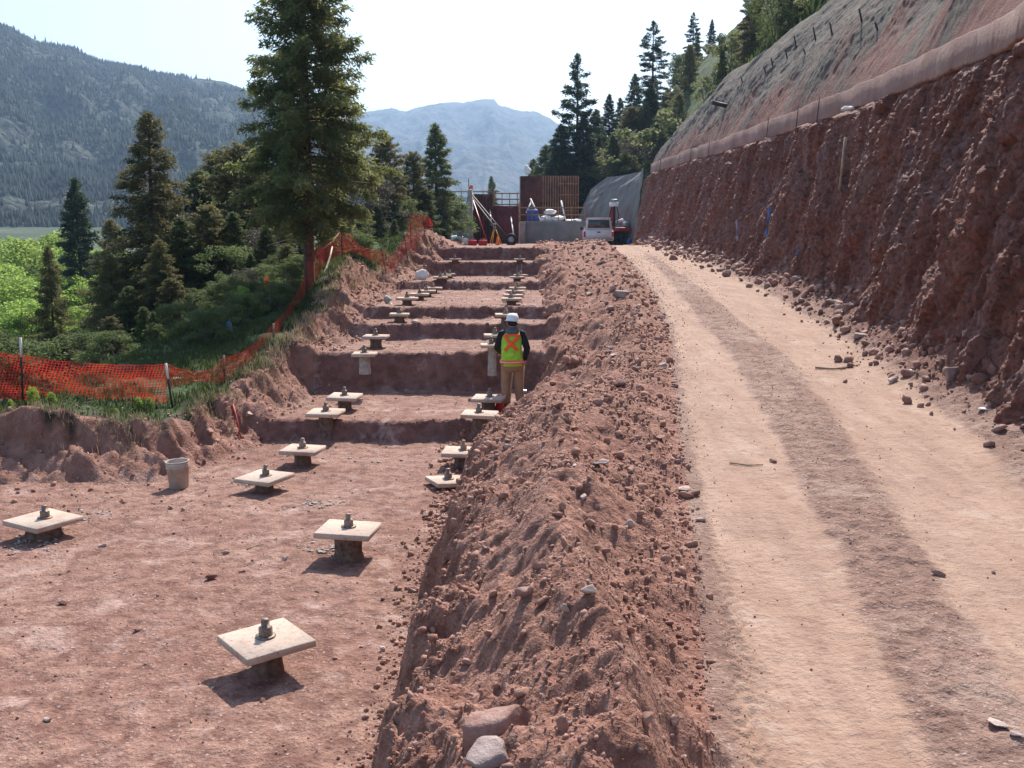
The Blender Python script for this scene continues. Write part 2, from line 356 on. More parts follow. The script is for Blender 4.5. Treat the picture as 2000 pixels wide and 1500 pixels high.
def sub(name, mask, mat, kind='structure', label=None):
    F = FF[mask & keep]; used, inv = np.unique(F.ravel(), return_inverse=True)
    me = mesh_np(name, V[used], inv.reshape(-1, 4), mat, True)
    for a, v in AT.items(): attr(me, a, v.reshape(-1)[used])
    o = link(name, me); o['kind'] = kind
    if label: o['label'] = label
    return o
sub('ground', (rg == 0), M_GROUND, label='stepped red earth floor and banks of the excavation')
sub('spoil_berm', rg == 2, M_BERM, label='berm of loose red soil between trench and haul road')
sub('road', rg == 1, M_ROAD, label='pale dirt haul road with two wheel tracks')
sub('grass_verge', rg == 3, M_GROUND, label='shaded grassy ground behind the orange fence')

# ---- valley sheet and far hills (polar sheets)
def polar(name, az0, az1, na, rs, zfun, mat, label):
    az = np.linspace(R(az0), R(az1), na); A, RR = np.meshgrid(az, np.array(rs), indexing='xy')
    X, Y = RR * np.sin(A), RR * np.cos(A); Z = zfun(X, Y, A, RR)
    me = mesh_np(name, np.stack([X, Y, Z], -1), grid_faces(len(rs), na)[:, ::1], mat, True)
    o = link(name, me); tag(o, label, kind='structure'); return o, X, Y, Z
def valley_z(X, Y, A, RR):
    dd = np.clip(Y, 0, None)
    z = -8.6 + ip(RR, [60, 200, 600, 1500, 9000], [-.8, 0, 17, 36, 60]) + .5 * fbm(X * .02, Y * .02, 1., 3)
    z = np.where(X > -30, z - 3.0, z)
    return z
k = NT('valley_meadow'); p = k.pos()
k.col(k.ramp(k.noise(p, .02, 6, .6), [(.35, (.025,.045,.018)), (.55, (.04,.065,.026)), (.75, (.10,.095,.055))])); k.bump(k.noise(p, .3, 5, .7), 1, 1.0); M_VAL = k.m
polar('valley_floor', -75, 75, 220, np.concatenate([np.geomspace(16, 400, 90), np.geomspace(420, 9000, 50)]), valley_z, M_VAL, 'green valley floor beyond the trees')
# left mountain: ridge line measured by bearing
def bear(px): return math.atan2((px - 1000) / 2000, _cp)
def ridge_h(px_list, d):
    return [bear(a) for a, b in px_list], [P(a, b, 1).z / math.hypot(P(a, b, 1).x, 1) * d for a, b in px_list]
def mountain(name, pts, r0, r1, z0, mat, label, na, nr, rough, az0, az1, seed):
    ba, bh = ridge_h(pts, r1)
    rs = np.concatenate([np.linspace(r0, r1, nr), r1 + np.array([.03, .08, .2, .5]) * (r1 - r0) * 1.5])
    def zf(X, Y, A, RR):
        t = np.clip((RR - r0) / (r1 - r0), 0, 1); H = np.interp(A, ba, bh)
        u = A * r1
        g = ridge(u / (rough * 2.2) + seed, RR / (rough * 7), seed, 4) * rough * .42 + fbm(X / rough * 2, Y / rough * 2, seed, 5) * rough * .16
        z = z0 + (H - z0) * (.30 * t + .70 * t ** 1.35) + g * np.sin(np.pi * np.clip(t, 0, 1)) ** .7 + fbm(u / rough * 3, RR / rough, seed + 4, 3) * rough * .03
        return z - np.clip(RR - r1, 0, None) * .6
    return polar(name, az0, az1, na, rs, zf, mat, label)
k = NT('mountain_forest'); p = k.pos()
n = k.noise(p, .012, 7, .68); n2_ = k.noise(p, .085, 5, .75); v = k.voro(p, .13)
c = k.mix(k.ramp(n2_, [(.42, 0.), (.58, 1.)]), (.012,.026,.016), (.036,.046,.030))
c = k.mix(k.ramp(n, [(.52, 0.), (.70, .45)]), c, (.09,.08,.055))
c = k.mix(k.ramp(v, [(.2, 1.), (.45, 0.)]), c, (.010,.020,.012)); k.col(c); k.bump(k.math('SUBTRACT', k.noise(p, .09, 5, .7), k.math('MULTIPLY', v, .6)), 1, 9.0); M_MTN = k.m
k = NT('far_mountain'); p = k.pos()
c = k.mix(k.ramp(k.noise(p, .006, 6, .65), [(.4, 0.), (.62, 1.)]), (.012,.024,.019), (.042,.040,.034)); k.col(c); k.bump(k.noise(p, .012, 6, .7), 1, 25.0); M_FAR = k.m
mo, MX, MY, MZ = mountain('hills', [(-600,-60),(-300,-30),(0,24),(60,54),(120,88),(170,100),(230,126),(280,138),(340,152),(400,155),(450,158),(490,172),(540,205),(600,262),(680,330),(760,395),(840,440)],
    520, 1250, 4, M_MTN, 'steep forested mountainside across the valley', 700, 260, 70, -38, -3.5, 1.3)
mountain('hills', [(200,260),(420,235),(560,222),(650,214),(700,219),(740,216),(765,213),(800,218),(860,203),(910,198),(950,193),(966,191),(975,205),(1000,213),(1050,226),(1075,236),(1150,275),(1300,330),(1500,400)],
    1500, 3300, 8, M_FAR, 'distant hazy blue ridge with a blunt summit', 500, 150, 170, -24, 17, 5.7)
# wooded nearer spur seen below the far ridge
# ---- small trees scattered as forest on the mountain
rs2 = np.random.RandomState(5)
def cones(n, mask_fn, hmin, hmax, name, label, mat, Xs, Ys, Zs):
    idx = rs2.randint(0, Xs.size, n * 3); x = Xs.ravel()[idx]; y = Ys.ravel()[idx]; z = Zs.ravel()[idx]
    x = x + rs2.normal(0, 2.5, len(x)); y = y + rs2.normal(0, 2.5, len(y))
    m = mask_fn(x, y, z); x, y, z = x[m][:n], y[m][:n], z[m][:n]; n = len(x)
    hgt = rs2.uniform(hmin, hmax, n); r = hgt * rs2.uniform(.18, .3, n); ph = rs2.uniform(0, 6, n); K = 5
    Vv = np.zeros((n, K + 1, 3)); 
    for i in range(K):
        rr = r * rs2.uniform(.7, 1.2, n)
        Vv[:, i] = np.stack([x + rr * np.cos(ph + i * 6.283 / K), y + rr * np.sin(ph + i * 6.283 / K), z - .8 + rs2.uniform(0, 1.5, n)], -1)
    Vv[:, K] = np.stack([x, y, z + hgt], -1); b = np.arange(n)[:, None] * (K + 1)
    F = np.concatenate([b + np.array([[i, (i+1) % K, K]]) for i in range(K)])
    o = link(name, mesh_np(name, Vv, F, mat)); tag(o, label, 'forest', kind='stuff')
M_CONE = simple('forest_needles', (.013,.024,.014), .95, var=.3, scale=.02)
cones(42000, lambda x, y, z: (fbm(x / 90, y / 90, 2., 4) + rs2.uniform(-.35, .35, len(x)) > -.10), 3.0, 6.0, 'forest', 'dark conifer forest covering the mountainside', M_CONE, MX[:261], MY[:261], MZ[:261])
# ------------------------------------------------------------------ rock cut, concrete band, shotcrete slope, hillside on the right
def cliff_frame(n, y0=7.0, y1=71.5):
    yv = np.geomspace(y0 + 6, y1 + 6, n) - 6; return ip(yv, *TOE), yv
def sheet(name, X, Y, Z, disp, mat, label=None, cat=None, kind=None, attrs=None, flip=True):
    Pp = np.stack([X, Y, Z], -1); du = np.gradient(Pp, axis=1); dv = np.gradient(Pp, axis=0)
    N = np.cross(du, dv); N /= np.linalg.norm(N, axis=-1)[..., None] + 1e-9
    s = np.sign(-N[..., 0] .mean()); N = N * s; Pp = Pp + N * disp(Pp)[..., None]
    F = grid_faces(*X.shape)
    if s > 0: pass
    me = mesh_np(name, Pp, F, mat, name != 'rock_cut')
    for a, v in (attrs or {}).items(): attr(me, a, v)
    o = link(name, me); tag(o, label, cat, kind=kind); return o, Pp
xc_, yc_ = cliff_frame(1150); xc_ = xc_ + .25 * fbm(yc_ * .16, 2., 1., 3)
# rounded end of the cut at the far side
def along(v, H): return H
nv = 250; tv = np.linspace(-.1, 1, nv)[:, None]
zr_ = ip(yc_, RY, RZ)
BZ = ip(yc_, [7, 14, 20, 30, 43, 55, 72], [2.55, 2.72, 2.95, 3.2, 3.55, 3.95, 4.35])      # underside of the band
LEAN = 1.05
Xc = xc_[None, :] + LEAN * np.clip(tv, 0, 1) ** 1.0 + 0 * tv; Yc = yc_[None, :] + 0 * tv; Zc_ = zr_[None, :] + (BZ - zr_)[None, :] * tv
def d_cliff(p):
    x, y, z = p[..., 0], p[..., 1], p[..., 2]
    big = .26 * fbm(y * .45, z * .22, 1.1, 3); rid = .15 * ridge(y * 1.5 + .25 * fbm(y, z, 3., 2), z * .17, 2.4, 4)
    tilt = .06 * ridge(y * 1.1 + z * .9, z * 1.3 - y * .4, 7.7, 3)
    rock = .05 * ridge(y * 4.2, z * 3.0, 5.1, 4) + .03 * np.abs(pn(y * 9, z * 8, 2.)) + .025 * fbm(y * 22, z * 20, 6., 3)
    fc = .18 * facets(y * .9 + .3 * pn(y, z, 1.), z * .40 + y * .15, 3) + .10 * facets(y * 2.6, z * 1.5 + y * .4, 11) + .040 * facets(y * 6.5 + z, z * 4.2, 23)
    low = ss((.9 - (z - ip(y, RY, RZ))) / 1.4)
    lump = .22 * np.clip(fbm(y * 1.9, z * 2.1, 8.8, 2), 0, 1) * low
    cell = np.round((fbm(y * 1.4 + 3, z * 1.7, 2., 2)) * 5) / 5 * .12
    return (big + rid + tilt + rock + lump + fc) * (1 - .75 * ss((z - (BZ_at(y) - .3)) / .35)) + .12 * low
def BZ_at(y): return np.interp(y, yc_, BZ)
k = NT('cut_rock'); p = k.pos(); pv = k.pos((1, 1, .28))
n1 = k.noise(p, .8, 5, .6); n2 = k.noise(pv, 3.2, 6, .7); n3 = k.noise(p, 11, 6, .72); v = k.voro(p, 7); vc = k.voro(p, 7, 'Color')
c = k.mix(k.ramp(n2, [(.35, 0.), (.65, 1.)]), (.22,.068,.044), (.41,.155,.10))
c = k.mix(k.ramp(n1, [(.45, 0.), (.62, .8)]), c, (.34,.185,.155)); c = k.mix(k.ramp(k.noise(pv, 1.1, 6, .7), [(.56, 0.), (.68, .6)]), c, (.42,.26,.21))
c = k.mix(k.ramp(n3, [(.38, .8), (.55, 0.)]), c, (.11,.042,.032))
c = k.mix(k.math('MULTIPLY', k.ramp(v, [(.15, .8), (.34, 0.)]), k.ramp(vc, [(.68, 0.), (.72, 1.)])), c, (.38,.22,.19))
k.col(c); k.b.inputs['Roughness'].default_value = .75; k.b.inputs['Specular IOR Level'].default_value = .3
h = k.math('ADD', k.math('MULTIPLY', n2, .7), k.math('SUBTRACT', n3, k.math('MULTIPLY', v, .6))); k.bump(h, 1.0, .13); M_CUT = k.m
sheet('rock_cut', Xc, Yc, Zc_, d_cliff, M_CUT, 'tall rough red rock cut face along the haul road', kind='structure')
# concrete band: a solid strip
def strip(x0, y, z0, z1, x1, name, mat, label, cat):
    n = len(y); wob = .012 * fbm(y * .5, 3., 2., 2); wz = .05 * fbm(y * .9, 1., 5., 3)
    prof = [(.32, z0 + .0), (-.10, z0 - .02), (-.11, z0 + .01), (-.065, z1 - .01), (-.05, z1 + .005), (.42, z1 + .012)]
    V = np.zeros((n, len(prof), 3))
    for j, (dx, z) in enumerate(prof):
        V[:, j, 0] = x0 + dx + wob ; V[:, j, 1] = y; V[:, j, 2] = z + (wz if j < 3 else wz * .5) + (.03 * fbm(y * 7, j, 3., 3) if j < 3 else 0)
    F = grid_faces(n, len(prof)); caps = []
    m = len(prof); i = np.arange(m)
    fc = [(0, j, j + 1) for j in range(1, m - 1)]; caps = np.array(fc + [(a + (n-1)*m, c2 + (n-1)*m, b + (n-1)*m) for a, b, c2 in fc])
    o = link(name, mesh_np(name, V, [F, caps], mat, False)); return tag(o, label, cat)
k = NT('band_concrete'); p = k.pos(); pv = k.pos((1, .6, .8))
c = k.mix(k.ramp(k.noise(pv, 1.6, 6, .65), [(.35, 0.), (.65, 1.)]), (.26,.145,.112), (.39,.26,.21)); c = k.mix(k.ramp(k.noise(p, 5, 6, .75), [(.38, .6), (.55, 0.)]), c, (.27,.15,.12))
k.col(c); k.bump(k.noise(p, 12, 6, .7), .8, .03); M_BAND = k.m
BT = BZ + ip(yc_, [7, 14, 30, 72], [.50, .50, .55, .62])
strip(xc_ + LEAN, yc_, BZ, BT, None, 'concrete_band', M_BAND, 'pale pinkish concrete strip running along the top of the red rock cut', 'retaining wall')
# shotcrete slope above: foot at the band, crest 4-5 m further back
CX = ip(yc_, [7, 20, 40, 55, 63, 71.5], [6.2, 6.0, 5.0, 4.1, 3.3, 2.2]); CZ = ip(yc_, [7, 14, 20, 30, 40, 50, 58, 66, 71.5], [7.2, 7.0, 6.6, 6.35, 6.1, 5.5, 4.7, 3.3, 2.2])
nu = 170; tu = np.linspace(0, 1, nu)[:, None]
cz_n = .35 * fbm(yc_ * .3, 4., 1., 3)
Xs_ = (xc_ + LEAN + .03)[None, :] + (CX)[None, :] * (.62 * tu + .38 * tu ** 2.0); Zs_ = BT[None, :] - .03 + (CZ + cz_n * ss((66 - yc_) / 10))[None, :] * (1.25 * tu - .25 * tu ** 2)
Ys_ = yc_[None, :] + 0 * tu
def d_shot(p):
    x, y, z = p[..., 0], p[..., 1], p[..., 2]; e = np.sin(np.pi * np.clip(tu, 0, 1)) ** .5
    return (.40 * fbm(y * .22, z * .26, 6.6, 2) + .045 * ridge(y * .9, z * .5, 3., 3) + .05 * fbm(y * 3, z * 3, 2., 4)) * e
k = NT('shotcrete'); p = k.pos(); pv = k.pos((1, 1, .35))
tatt = k.at('up'); nn = k.noise(pv, .5, 6, .62); n3 = k.noise(p, 5, 6, .7)
grey = k.ramp(n3, [(.3, (.075,.060,.050)), (.55, (.125,.103,.083)), (.75, (.175,.145,.118))])
red = k.mix(n3, (.13,.045,.035), (.25,.105,.08))
f = k.math('ADD', tatt, k.math('MULTIPLY', k.math('SUBTRACT', nn, .5), 1.5)); fac = k.ramp(f, [(.0, 0.), (.26, 1.)])
k.col(k.mix(fac, red, grey)); k.bump(k.math('ADD', n3, k.noise(p, 24, 4, .7)), .9, .045); M_SHOT = k.m
up = np.broadcast_to(tu, Xs_.shape) + 0 * Xs_
o, SP = sheet('shotcrete_slope', Xs_, Ys_, Zs_, d_shot, M_SHOT, 'grey shotcrete slope facing stained red towards its foot', 'slope facing', attrs={'up': up})
# natural hillside behind the crest
crest = SP[-1]; idx = np.linspace(0, len(yc_) - 1, 260).astype(int); cr = crest[idx]
def hill_z(x, y):
    y = np.asarray(y, float); xh = np.where(y < 88, np.nan, 0)
    return 1.05 * (x - .02 * y)
nh = 90; th = np.linspace(0, 1, nh)[:, None] ** 1.5; L = 60.0
Xh = cr[None, :, 0] - .05 + L * th; Yh = cr[None, :, 1] + 12 * th; 
tgt = 1.0 * (Xh - .02 * Yh); Zh = cr[None, :, 2] - .05 + (Xh - cr[None, :, 0]) * .95; Zh = Zh * (1 - ss(th * 4)) + np.minimum(Zh, tgt + 3) * ss(th * 4)
Zh = Zh + ss(th * 8) * (.5 * fbm(Xh * .25, Yh * .25, 1., 4) + .12 * fbm(Xh * 1.5, Yh * 1.5, 3., 3))
lip = np.exp(-((th - .004) / .004) ** 2); 
k = NT('hill_grass'); p = k.pos()
c = k.ramp(k.noise(p, .45, 7, .7), [(.3, (.03,.05,.018)), (.5, (.075,.11,.038)), (.68, (.13,.16,.06)), (.82, (.20,.16,.10))]); k.col(c); k.bump(k.noise(p, 3, 7, .75), 1, .35); M_HILL = k.m
me = mesh_np('hillside', np.stack([Xh, Yh, Zh], -1), grid_faces(*Xh.shape), M_HILL, True); tag(link('hillside', me), 'green hillside above the shotcrete slope', kind='structure')
# far part of the hill: nose that comes down behind the construction
yv = np.linspace(66, 175, 150); xv = np.linspace(0, 1, 120) ** 1.3
def xfoot(y): return ip(y, [66, 72, 78, 86, 92, 100, 115, 140, 175], [13.0, 11.2, 9.6, 7.2, 4.2, 2.5, 1.5, 2.6, 12.0])
Yn, Tn = np.meshgrid(yv, xv, indexing='ij'); Xn = xfoot(Yn) - 1 + 75 * Tn
Zn = -.6 + np.clip(Xn - xfoot(Yn), -1, None) * 1.02 + .6 * fbm(Xn * .2, Yn * .2, 2., 4) * ss((Xn - xfoot(Yn)) / 3)
Zn = np.minimum(Zn, 60 + 0 * Zn); cap_ = ip(Yn, [66, 125, 150, 175], [60, 42, 27, 5]); Zn = np.minimum(Zn, cap_ + 1.5 * fbm(Xn * .06, Yn * .06, 5., 3))
me = mesh_np('hillside', np.stack([Xn, Yn, Zn], -1), grid_faces(*Xn.shape), M_HILL, True); tag(link('hillside', me), 'wooded hillside nose behind the construction works', kind='structure')
def hz(x, y):
    """height of the right-hand hillside"""
    if y > 72: return float(-.6 + (x - xfoot(y)) * 1.02)
    i = int(np.argmin(abs(cr[:, 1] - y))); c = cr[i]; return float(c[2] + max(0, x - c[0]) * .95)
# grey shotcrete nose beyond the cut
path = [P(1243, 470, 73), P(1236, 470, 76), P(1205, 470, 79), P(1170, 470, 82), P(1140, 470, 85), P(1118, 470, 90), P(1112, 470, 97)]
px_ = np.array([[q.x, q.y] for q in path]); sl = np.concatenate([[0], np.cumsum(np.hypot(*np.diff(px_, axis=0).T))]); sv = np.linspace(0, sl[-1], 260)
xn_ = np.interp(sv, sl, px_[:, 0]); yn_ = np.interp(sv, sl, px_[:, 1]); nr = 120; tn = np.linspace(-.08, 1, nr)[:, None]
topz = np.interp(sv, sl, [5.0, 5.0, 4.9, 4.9, 4.1, 2.2, .8])
back = 2.2
Xq = xn_[None, :] + back * (tn.clip(0) ** 2.2) * np.array(.35) + 0; Yq = yn_[None, :] + back * tn.clip(0) ** 2.2; Zq = -.5 + (topz + .5)[None, :] * tn
def d_nose(p): return .18 * fbm(p[..., 0] * .6 + p[..., 1] * .3, p[..., 2] * .4, 3., 3) + .06 * ridge(p[..., 0] * 1.6 + p[..., 1], p[..., 2] * .35, 2., 3)
k = NT('shotcrete_grey'); p = k.pos((1, 1, .25)); c = k.ramp(k.noise(p, 1.2, 6, .7), [(.3, (.13,.12,.11)), (.6, (.24,.225,.205)), (.8, (.30,.27,.24))]); k.col(c); k.bump(k.noise(p, 5, 5, .7), .8, .1); M_SHOTG = k.m
sheet('shotcrete_nose', Xq, Yq, Zq, d_nose, M_SHOTG, 'smooth rounded grey shotcrete wall behind the parked pickup', 'retaining wall')
# ------------------------------------------------------------------ stones and clods
def ico(sub):
    bm = bmesh.new(); bmesh.ops.create_icosphere(bm, subdivisions=sub, radius=1); V = np.array([v.co[:] for v in bm.verts]); F = np.array([[v.index for v in f.verts] for f in bm.faces]); bm.free(); return V, F
def rock_v(V, seed, planes=9, rough=.10, flat=.7):
    r = np.random.RandomState(seed); V = V * (1 + rough * fbm(V[:, 0] * 1.6 + seed, V[:, 1] * 1.6, V[:, 2] * 1.6, 3))[:, None]
    for i in range(planes):
        n = r.normal(size=3); n /= np.linalg.norm(n); d = r.uniform(.36, .74); q = V @ n; V = V - n * np.clip(q - d, 0, None)[:, None]
    V = V * np.array([1, r.uniform(.6, .95), flat * r.uniform(.7, 1.1)]); return V
def stone_mat(name, a, b, cc, sc=6):
    k = NT(name); p = k.pos(obj=True); q = k.pos(); n = k.noise(q, sc, 6, .68)
    c = k.ramp(n, [(.3, a), (.5, b), (.72, cc)]); k.col(c); k.b.inputs['Roughness'].default_value = .8; k.bump(k.math('ADD', n, k.math('MULTIPLY', k.noise(q, sc * 7, 4, .7), .4)), .9, .02); return k.m
M_RR = stone_mat('red_rock', (.14,.06,.045), (.29,.155,.12), (.42,.27,.22)); M_RP = stone_mat('pale_rock', (.28,.18,.145), (.44,.32,.265), (.58,.48,.42)); M_RG = stone_mat('grey_purple_rock', (.17,.11,.10), (.29,.205,.185), (.42,.33,.30))
M_RD = stone_mat('clod_soil', (.22,.10,.07), (.345,.18,.13), (.45,.27,.205), 9)
V2, F2 = ico(3); V1, F1 = ico(2); V0, F0 = ico(1)
ROCKS = [mesh_np('rock', rock_v(V2 if i < 6 else V1, 20 + i, 15, .10, .65 + .05 * (i % 4)), F2 if i < 6 else F1, None, False) for i in range(10)]
rockmesh = {}
def rock_me(i, mat):
    key = (i, mat.name)
    if key not in rockmesh: m = ROCKS[i].copy(); m.materials.append(mat); rockmesh[key] = m
    return rockmesh[key]
RR = random.Random(4)
def rock(x, y, s, mat, label, group=None, i=None, z=None, sink=.25, rz=None, cat='rock', name='rock', tilt=.3):
    i = RR.randrange(6) if i is None else i
    o = link(name, rock_me(i, mat)); s3 = s if hasattr(s, '__len__') else (s * 1.25, s * RR.uniform(.75, 1.2), s * RR.uniform(.6, 1.1))
    z = ground_z(x, y) if z is None else z
    o.location = (x, y, z + s3[2] * .6 * (1 - 2 * sink)); o.scale = s3; o.rotation_euler = (RR.uniform(-tilt, tilt), RR.uniform(-tilt, tilt), RR.uniform(0, 6) if rz is None else rz)
    return tag(o, label, cat, group)
def at_px(px, py, dlo=3, dhi=70):
    """where the line of sight of a photo pixel meets the ground"""
    ds = np.geomspace(dlo, dhi, 900); a = (px - 1000) / 2000; b = (750 - py) / 2000; t = ds / (_cp + b * _sp); x = a * t; z = t * (-_sp + b * _cp)
    g = terrain(x, ds)[0]; hit = np.where(z <= g)[0]
    i = hit[0] if len(hit) else len(ds) - 1
    return float(x[i]), float(ds[i]), float(g[i])
HERO = [(968,1432,92,M_RR,'large reddish streaked boulder on the near end of the berm'),(955,1492,74,M_RG,'pale smooth boulder lowest on the near end of the berm'),(1050,1115,30,M_RR,'upright angular brown rock splinter beside the trench lip'),
 (1150,1165,24,M_RP,'flat dusty pink stone lying in the hollow of the berm'),(1208,755,19,M_RR,'rounded red stone on the shoulder of the berm beside the road'),(1245,726,11,M_RP,'small pale stone just above the rounded red stone on the berm'),
 (1168,912,22,M_RG,'dark purplish stone half buried in the middle of the berm'),(1335,958,22,M_RP,'flat pale slab at the road edge of the berm'),(1153,576,11,M_RP,'white flat brick-like stone high on the trench side of the berm'),
 (1192,610,13,M_RG,'oval grey stone low on the far slope of the berm'),(1215,580,22,M_RG,'long grey boulder bedded in the far slope of the berm'),(1160,487,12,M_RR,'dark rock at the crest end of the berm near the pickup'),
 (1105,462,16,M_RP,'pale rock capping the far heap of soil'),(1863,738,34,M_RG,'tall pointed mauve slab leaning at the foot of the rock cut'),(1635,594,13,M_RP,'rounded pale boulder at the foot of the cut beside the road'),
 (1680,612,10,M_RR,'small red stone next to the pale boulder below the cut'),(1880,632,26,M_RP,'large pale block lodged low in the rock cut'),(1925,655,22,M_RP,'pale reddish block wedged in the rock cut above the mauve slab'),
 (1330,489,11,M_RP,'flat pale stone at the far foot of the rock cut'),(1945,1422,38,M_RP,'long flat pale slab lying on the right edge of the road'),(1985,1440,20,M_RG,'small grey stone touching the flat pale slab'),
 (1830,1126,14,M_RR,'red brick-shaped stone on the road between the tracks'),(1940,1120,8,M_RR,'little dark red stone right of the brick-shaped stone'),(1510,904,10,M_RR,'small brown clod on the road beside a twig'),
 (812,632,12,M_RP,'smooth pale cobble bedded in the third step'),(487,827,15,M_RP,'pale angular rock on the left bank above the bucket'),(410,850,12,M_RR,'reddish rock low on the left bank'),
 (120,1180,13,M_RR,'single red stone on the near trench floor, nearest the left edge'),(415,1133,11,M_RR,'red stone on the trench floor between the nearest two plates'),(557,1094,10,M_RP,'flat pinkish stone left of the second plate'),
 (830,1010,16,M_RR,'clod of red earth on the trench floor at the berm foot'),(855,990,14,M_RR,'rounded clod behind the others at the berm foot'),(268,1233,10,M_RR,'dark red stone left of the nearest plate'),
 (95,1410,12,M_RP,'thin pale flake of stone near the lower left corner'),(200,1070,11,M_RP,'flat pale stone below the bucket'),(980,975,15,M_RR,'brown block on the trench lip, left of the berm middle'),
 (1120,840,14,M_RR,'tilted pinkish stone near the top of the mound'),(1090,800,14,M_RR,'stone on the peak of the mound behind the worker'),(1290,860,14,M_RR,'red stone on the road side of the mound'),(1345,918,10,M_RR,'loose dark red rock right against the wheel track')]
for (px, py, rad, m, lab) in HERO:
    x, y, z = at_px(px, py, 3, 75); s = rad / 2000 * y * 1.03
    o = rock(x, y, s, m, lab, z=z)
    if 'near end of the berm' in lab: o.scale = (s * 1.1, s * .95, s * 1.15); o.location.z = z + s * .1
    if 'mauve' in lab: o.scale = (s * .9, s * .55, s * 1.5); o.rotation_euler = (.1, -.35, .5)
    if 'slab' in lab and 'mauve' not in lab: o.scale = (s * 1.1, s * .8, s * .28)
    if 'splinter' in lab: o.scale = (s * .9, s * .35, s * .8); o.rotation_euler = (.2, .6, .2)
    if 'lodged' in lab or 'wedged' in lab: o.location.x -= .25; o.location.z = P(px, py, y).z
# scattered individual rocks
def scatter(n, yr, xf, size, mats, label, group, seed, cat='rock'):
    r = random.Random(seed)
    for i in range(n):
        y = math.exp(r.uniform(math.log(yr[0]), math.log(yr[1]))); x = xf(y, r); s = size * (y / 9) ** .55 * r.uniform(.6, 1.5) * (1.6 if r.random() < .12 else 1)
        rock(x, y, s, r.choice(mats), label, group, i=r.randrange(10), cat=cat)
scatter(95, (3.4, 18), lambda y, r: r.uniform(ip(y, CY, L_) + .05, ip(y, *EDGE) + .1), .042, [M_RR, M_RR, M_RR, M_RR, M_RP, M_RG], 'small angular stone lying loose on the spoil berm', 'stones strewn over the berm', 3)
scatter(45, (18, 50), lambda y, r: r.uniform(ip(y, CY, C0) + .3, ip(y, *EDGE)), .050, [M_RR, M_RP, M_RG], 'small stone on the far half of the berm', 'stones strewn over the berm', 5)
scatter(60, (9, 40), lambda y, r: ip(y, *TOE) - abs(r.gauss(0, .45)) + .2, .085, [M_RR, M_RR, M_RR, M_RP, M_RG], 'fallen angular rock at the foot of the red cut', 'fallen rocks along the cut', 8)
scatter(38, (6.8, 17), lambda y, r: r.uniform(max(-7, -y * .52), -.8), .028, [M_RR, M_RP, M_RR], 'little stone lying on the trench floor', 'stones on the trench floor', 11)
# stuff: countless clods and gravel
def clods(name, label, n, yr, xf, rmin, mat, seed, pw=2.2, rmax=.09, flat=1.0, big=False, patch=0, pts=None):
    r = np.random.RandomState(seed); y = np.exp(r.uniform(np.log(yr[0]), np.log(yr[1]), n)); x = xf(y, r)
    if pts: x, y = pts
    ok = (np.abs(x / (y + 3.6)) < .73) & (fbm(x * 1.6, y * 1.1, seed * 1.3, 3) > patch - 1 if patch else True); x, y = x[ok], y[ok]; n = len(x)
    z, reg, a = terrain(x, y); rad = np.minimum(rmin * np.maximum(y, 3) * (r.pareto(pw, n) + .2), rmax * (y / 8) ** .5)
    tv = [rock_v(V1 if big else V0, 50 + i, 13 if big else 5, .2, .85) for i in range(8)]; tv = np.array(tv); nv = tv.shape[1]; FB = F1 if big else F0
    q = r.normal(size=(n, 3, 3)); Q = np.linalg.qr(q)[0]; v = np.einsum('nij,nkj->nki', Q, tv[r.randint(0, 8, n)] * r.uniform(.45, 1.15, (n, 1, 3))) * rad[:, None, None]; v[..., 2] *= flat
    v += np.stack([x, y, z + rad * .25], -1)[:, None, :]
    F = (np.arange(n)[:, None, None] * nv + FB[None]).reshape(-1, 3); o = link(name, mesh_np(name, v, F, mat)); tag(o, label, 'loose soil', kind='stuff')
def u_(lo, hi): return lambda y, r: lo(y) + (hi(y) - lo(y)) * r.uniform(0, 1, len(y))
clods('stones', 'angular stones and hard clods mixed through the spoil berm', 1900, (2.8, 30), u_(lambda y: ip(y, CY, L_) - .05, lambda y: ip(y, *EDGE) + .1), .0022, M_RD, 21, 1.9, .085, big=True, patch=.85)
clods('soil_clods', 'loose clods and gravel covering the spoil berm', 46000, (2.8, 22), u_(lambda y: ip(y, CY, L_) - .05, lambda y: ip(y, *EDGE) + .05), .0010, M_RD, 1, 2.3, .035, patch=.9)
clods('soil_clods', 'crumbs of soil on the trench wall and far berm', 12000, (4, 55), u_(lambda y: ip(y, CY, C0) - .1, lambda y: ip(y, *EDGE) + .05), .0009, M_RD, 2, 2.0, .055)
clods('gravel', 'fine gravel along the verges and middle of the road', 11000, (4, 45), lambda y, r: np.where(r.uniform(size=len(y)) < .45, (track_c(y) + track_r(y)) / 2 + r.normal(0, .45, len(y)), np.where(r.uniform(size=len(y)) < .3, track_r(y) + 1.0 + np.abs(r.normal(0, .6, len(y))), ip(y, *EDGE) + np.abs(r.normal(0, .22, len(y))))), .0006, M_RD, 3, 2.8, .013)
clods('gravel', 'crumbs of earth on the trench floor', 9000, (6.4, 40), u_(lambda y: np.maximum(-8., -y * .55), lambda y: ip(y, CY, C0) + .1), .0006, M_RD, 4, 2.6, .02)
clods('soil_clods', 'clods breaking off the lip of the trench wall', 7000, (3, 17), lambda y, r: ip(y, CY, L_) + r.normal(0, .14, len(y)), .0013, M_RD, 31, 2.2, .06)
clods('talus', 'fallen crumbled rock at the foot of the cut', 13000, (8, 66), lambda y, r: ip(y, *TOE) + .35 - np.abs(r.normal(0, .55, len(y))), .0010, M_RR, 6, 1.9, .10)
clods('soil_clods', 'crumbled earth on the left bank', 9000, (12.5, 48), lambda y, r: np.where(y < 16.2, r.uniform(-10, -4, len(y)), ip(y, LT[4:, 1], LT[4:, 0]) - r.uniform(-.25, 1.1, len(y))), .0008, M_RD, 7, 2.3, .05)
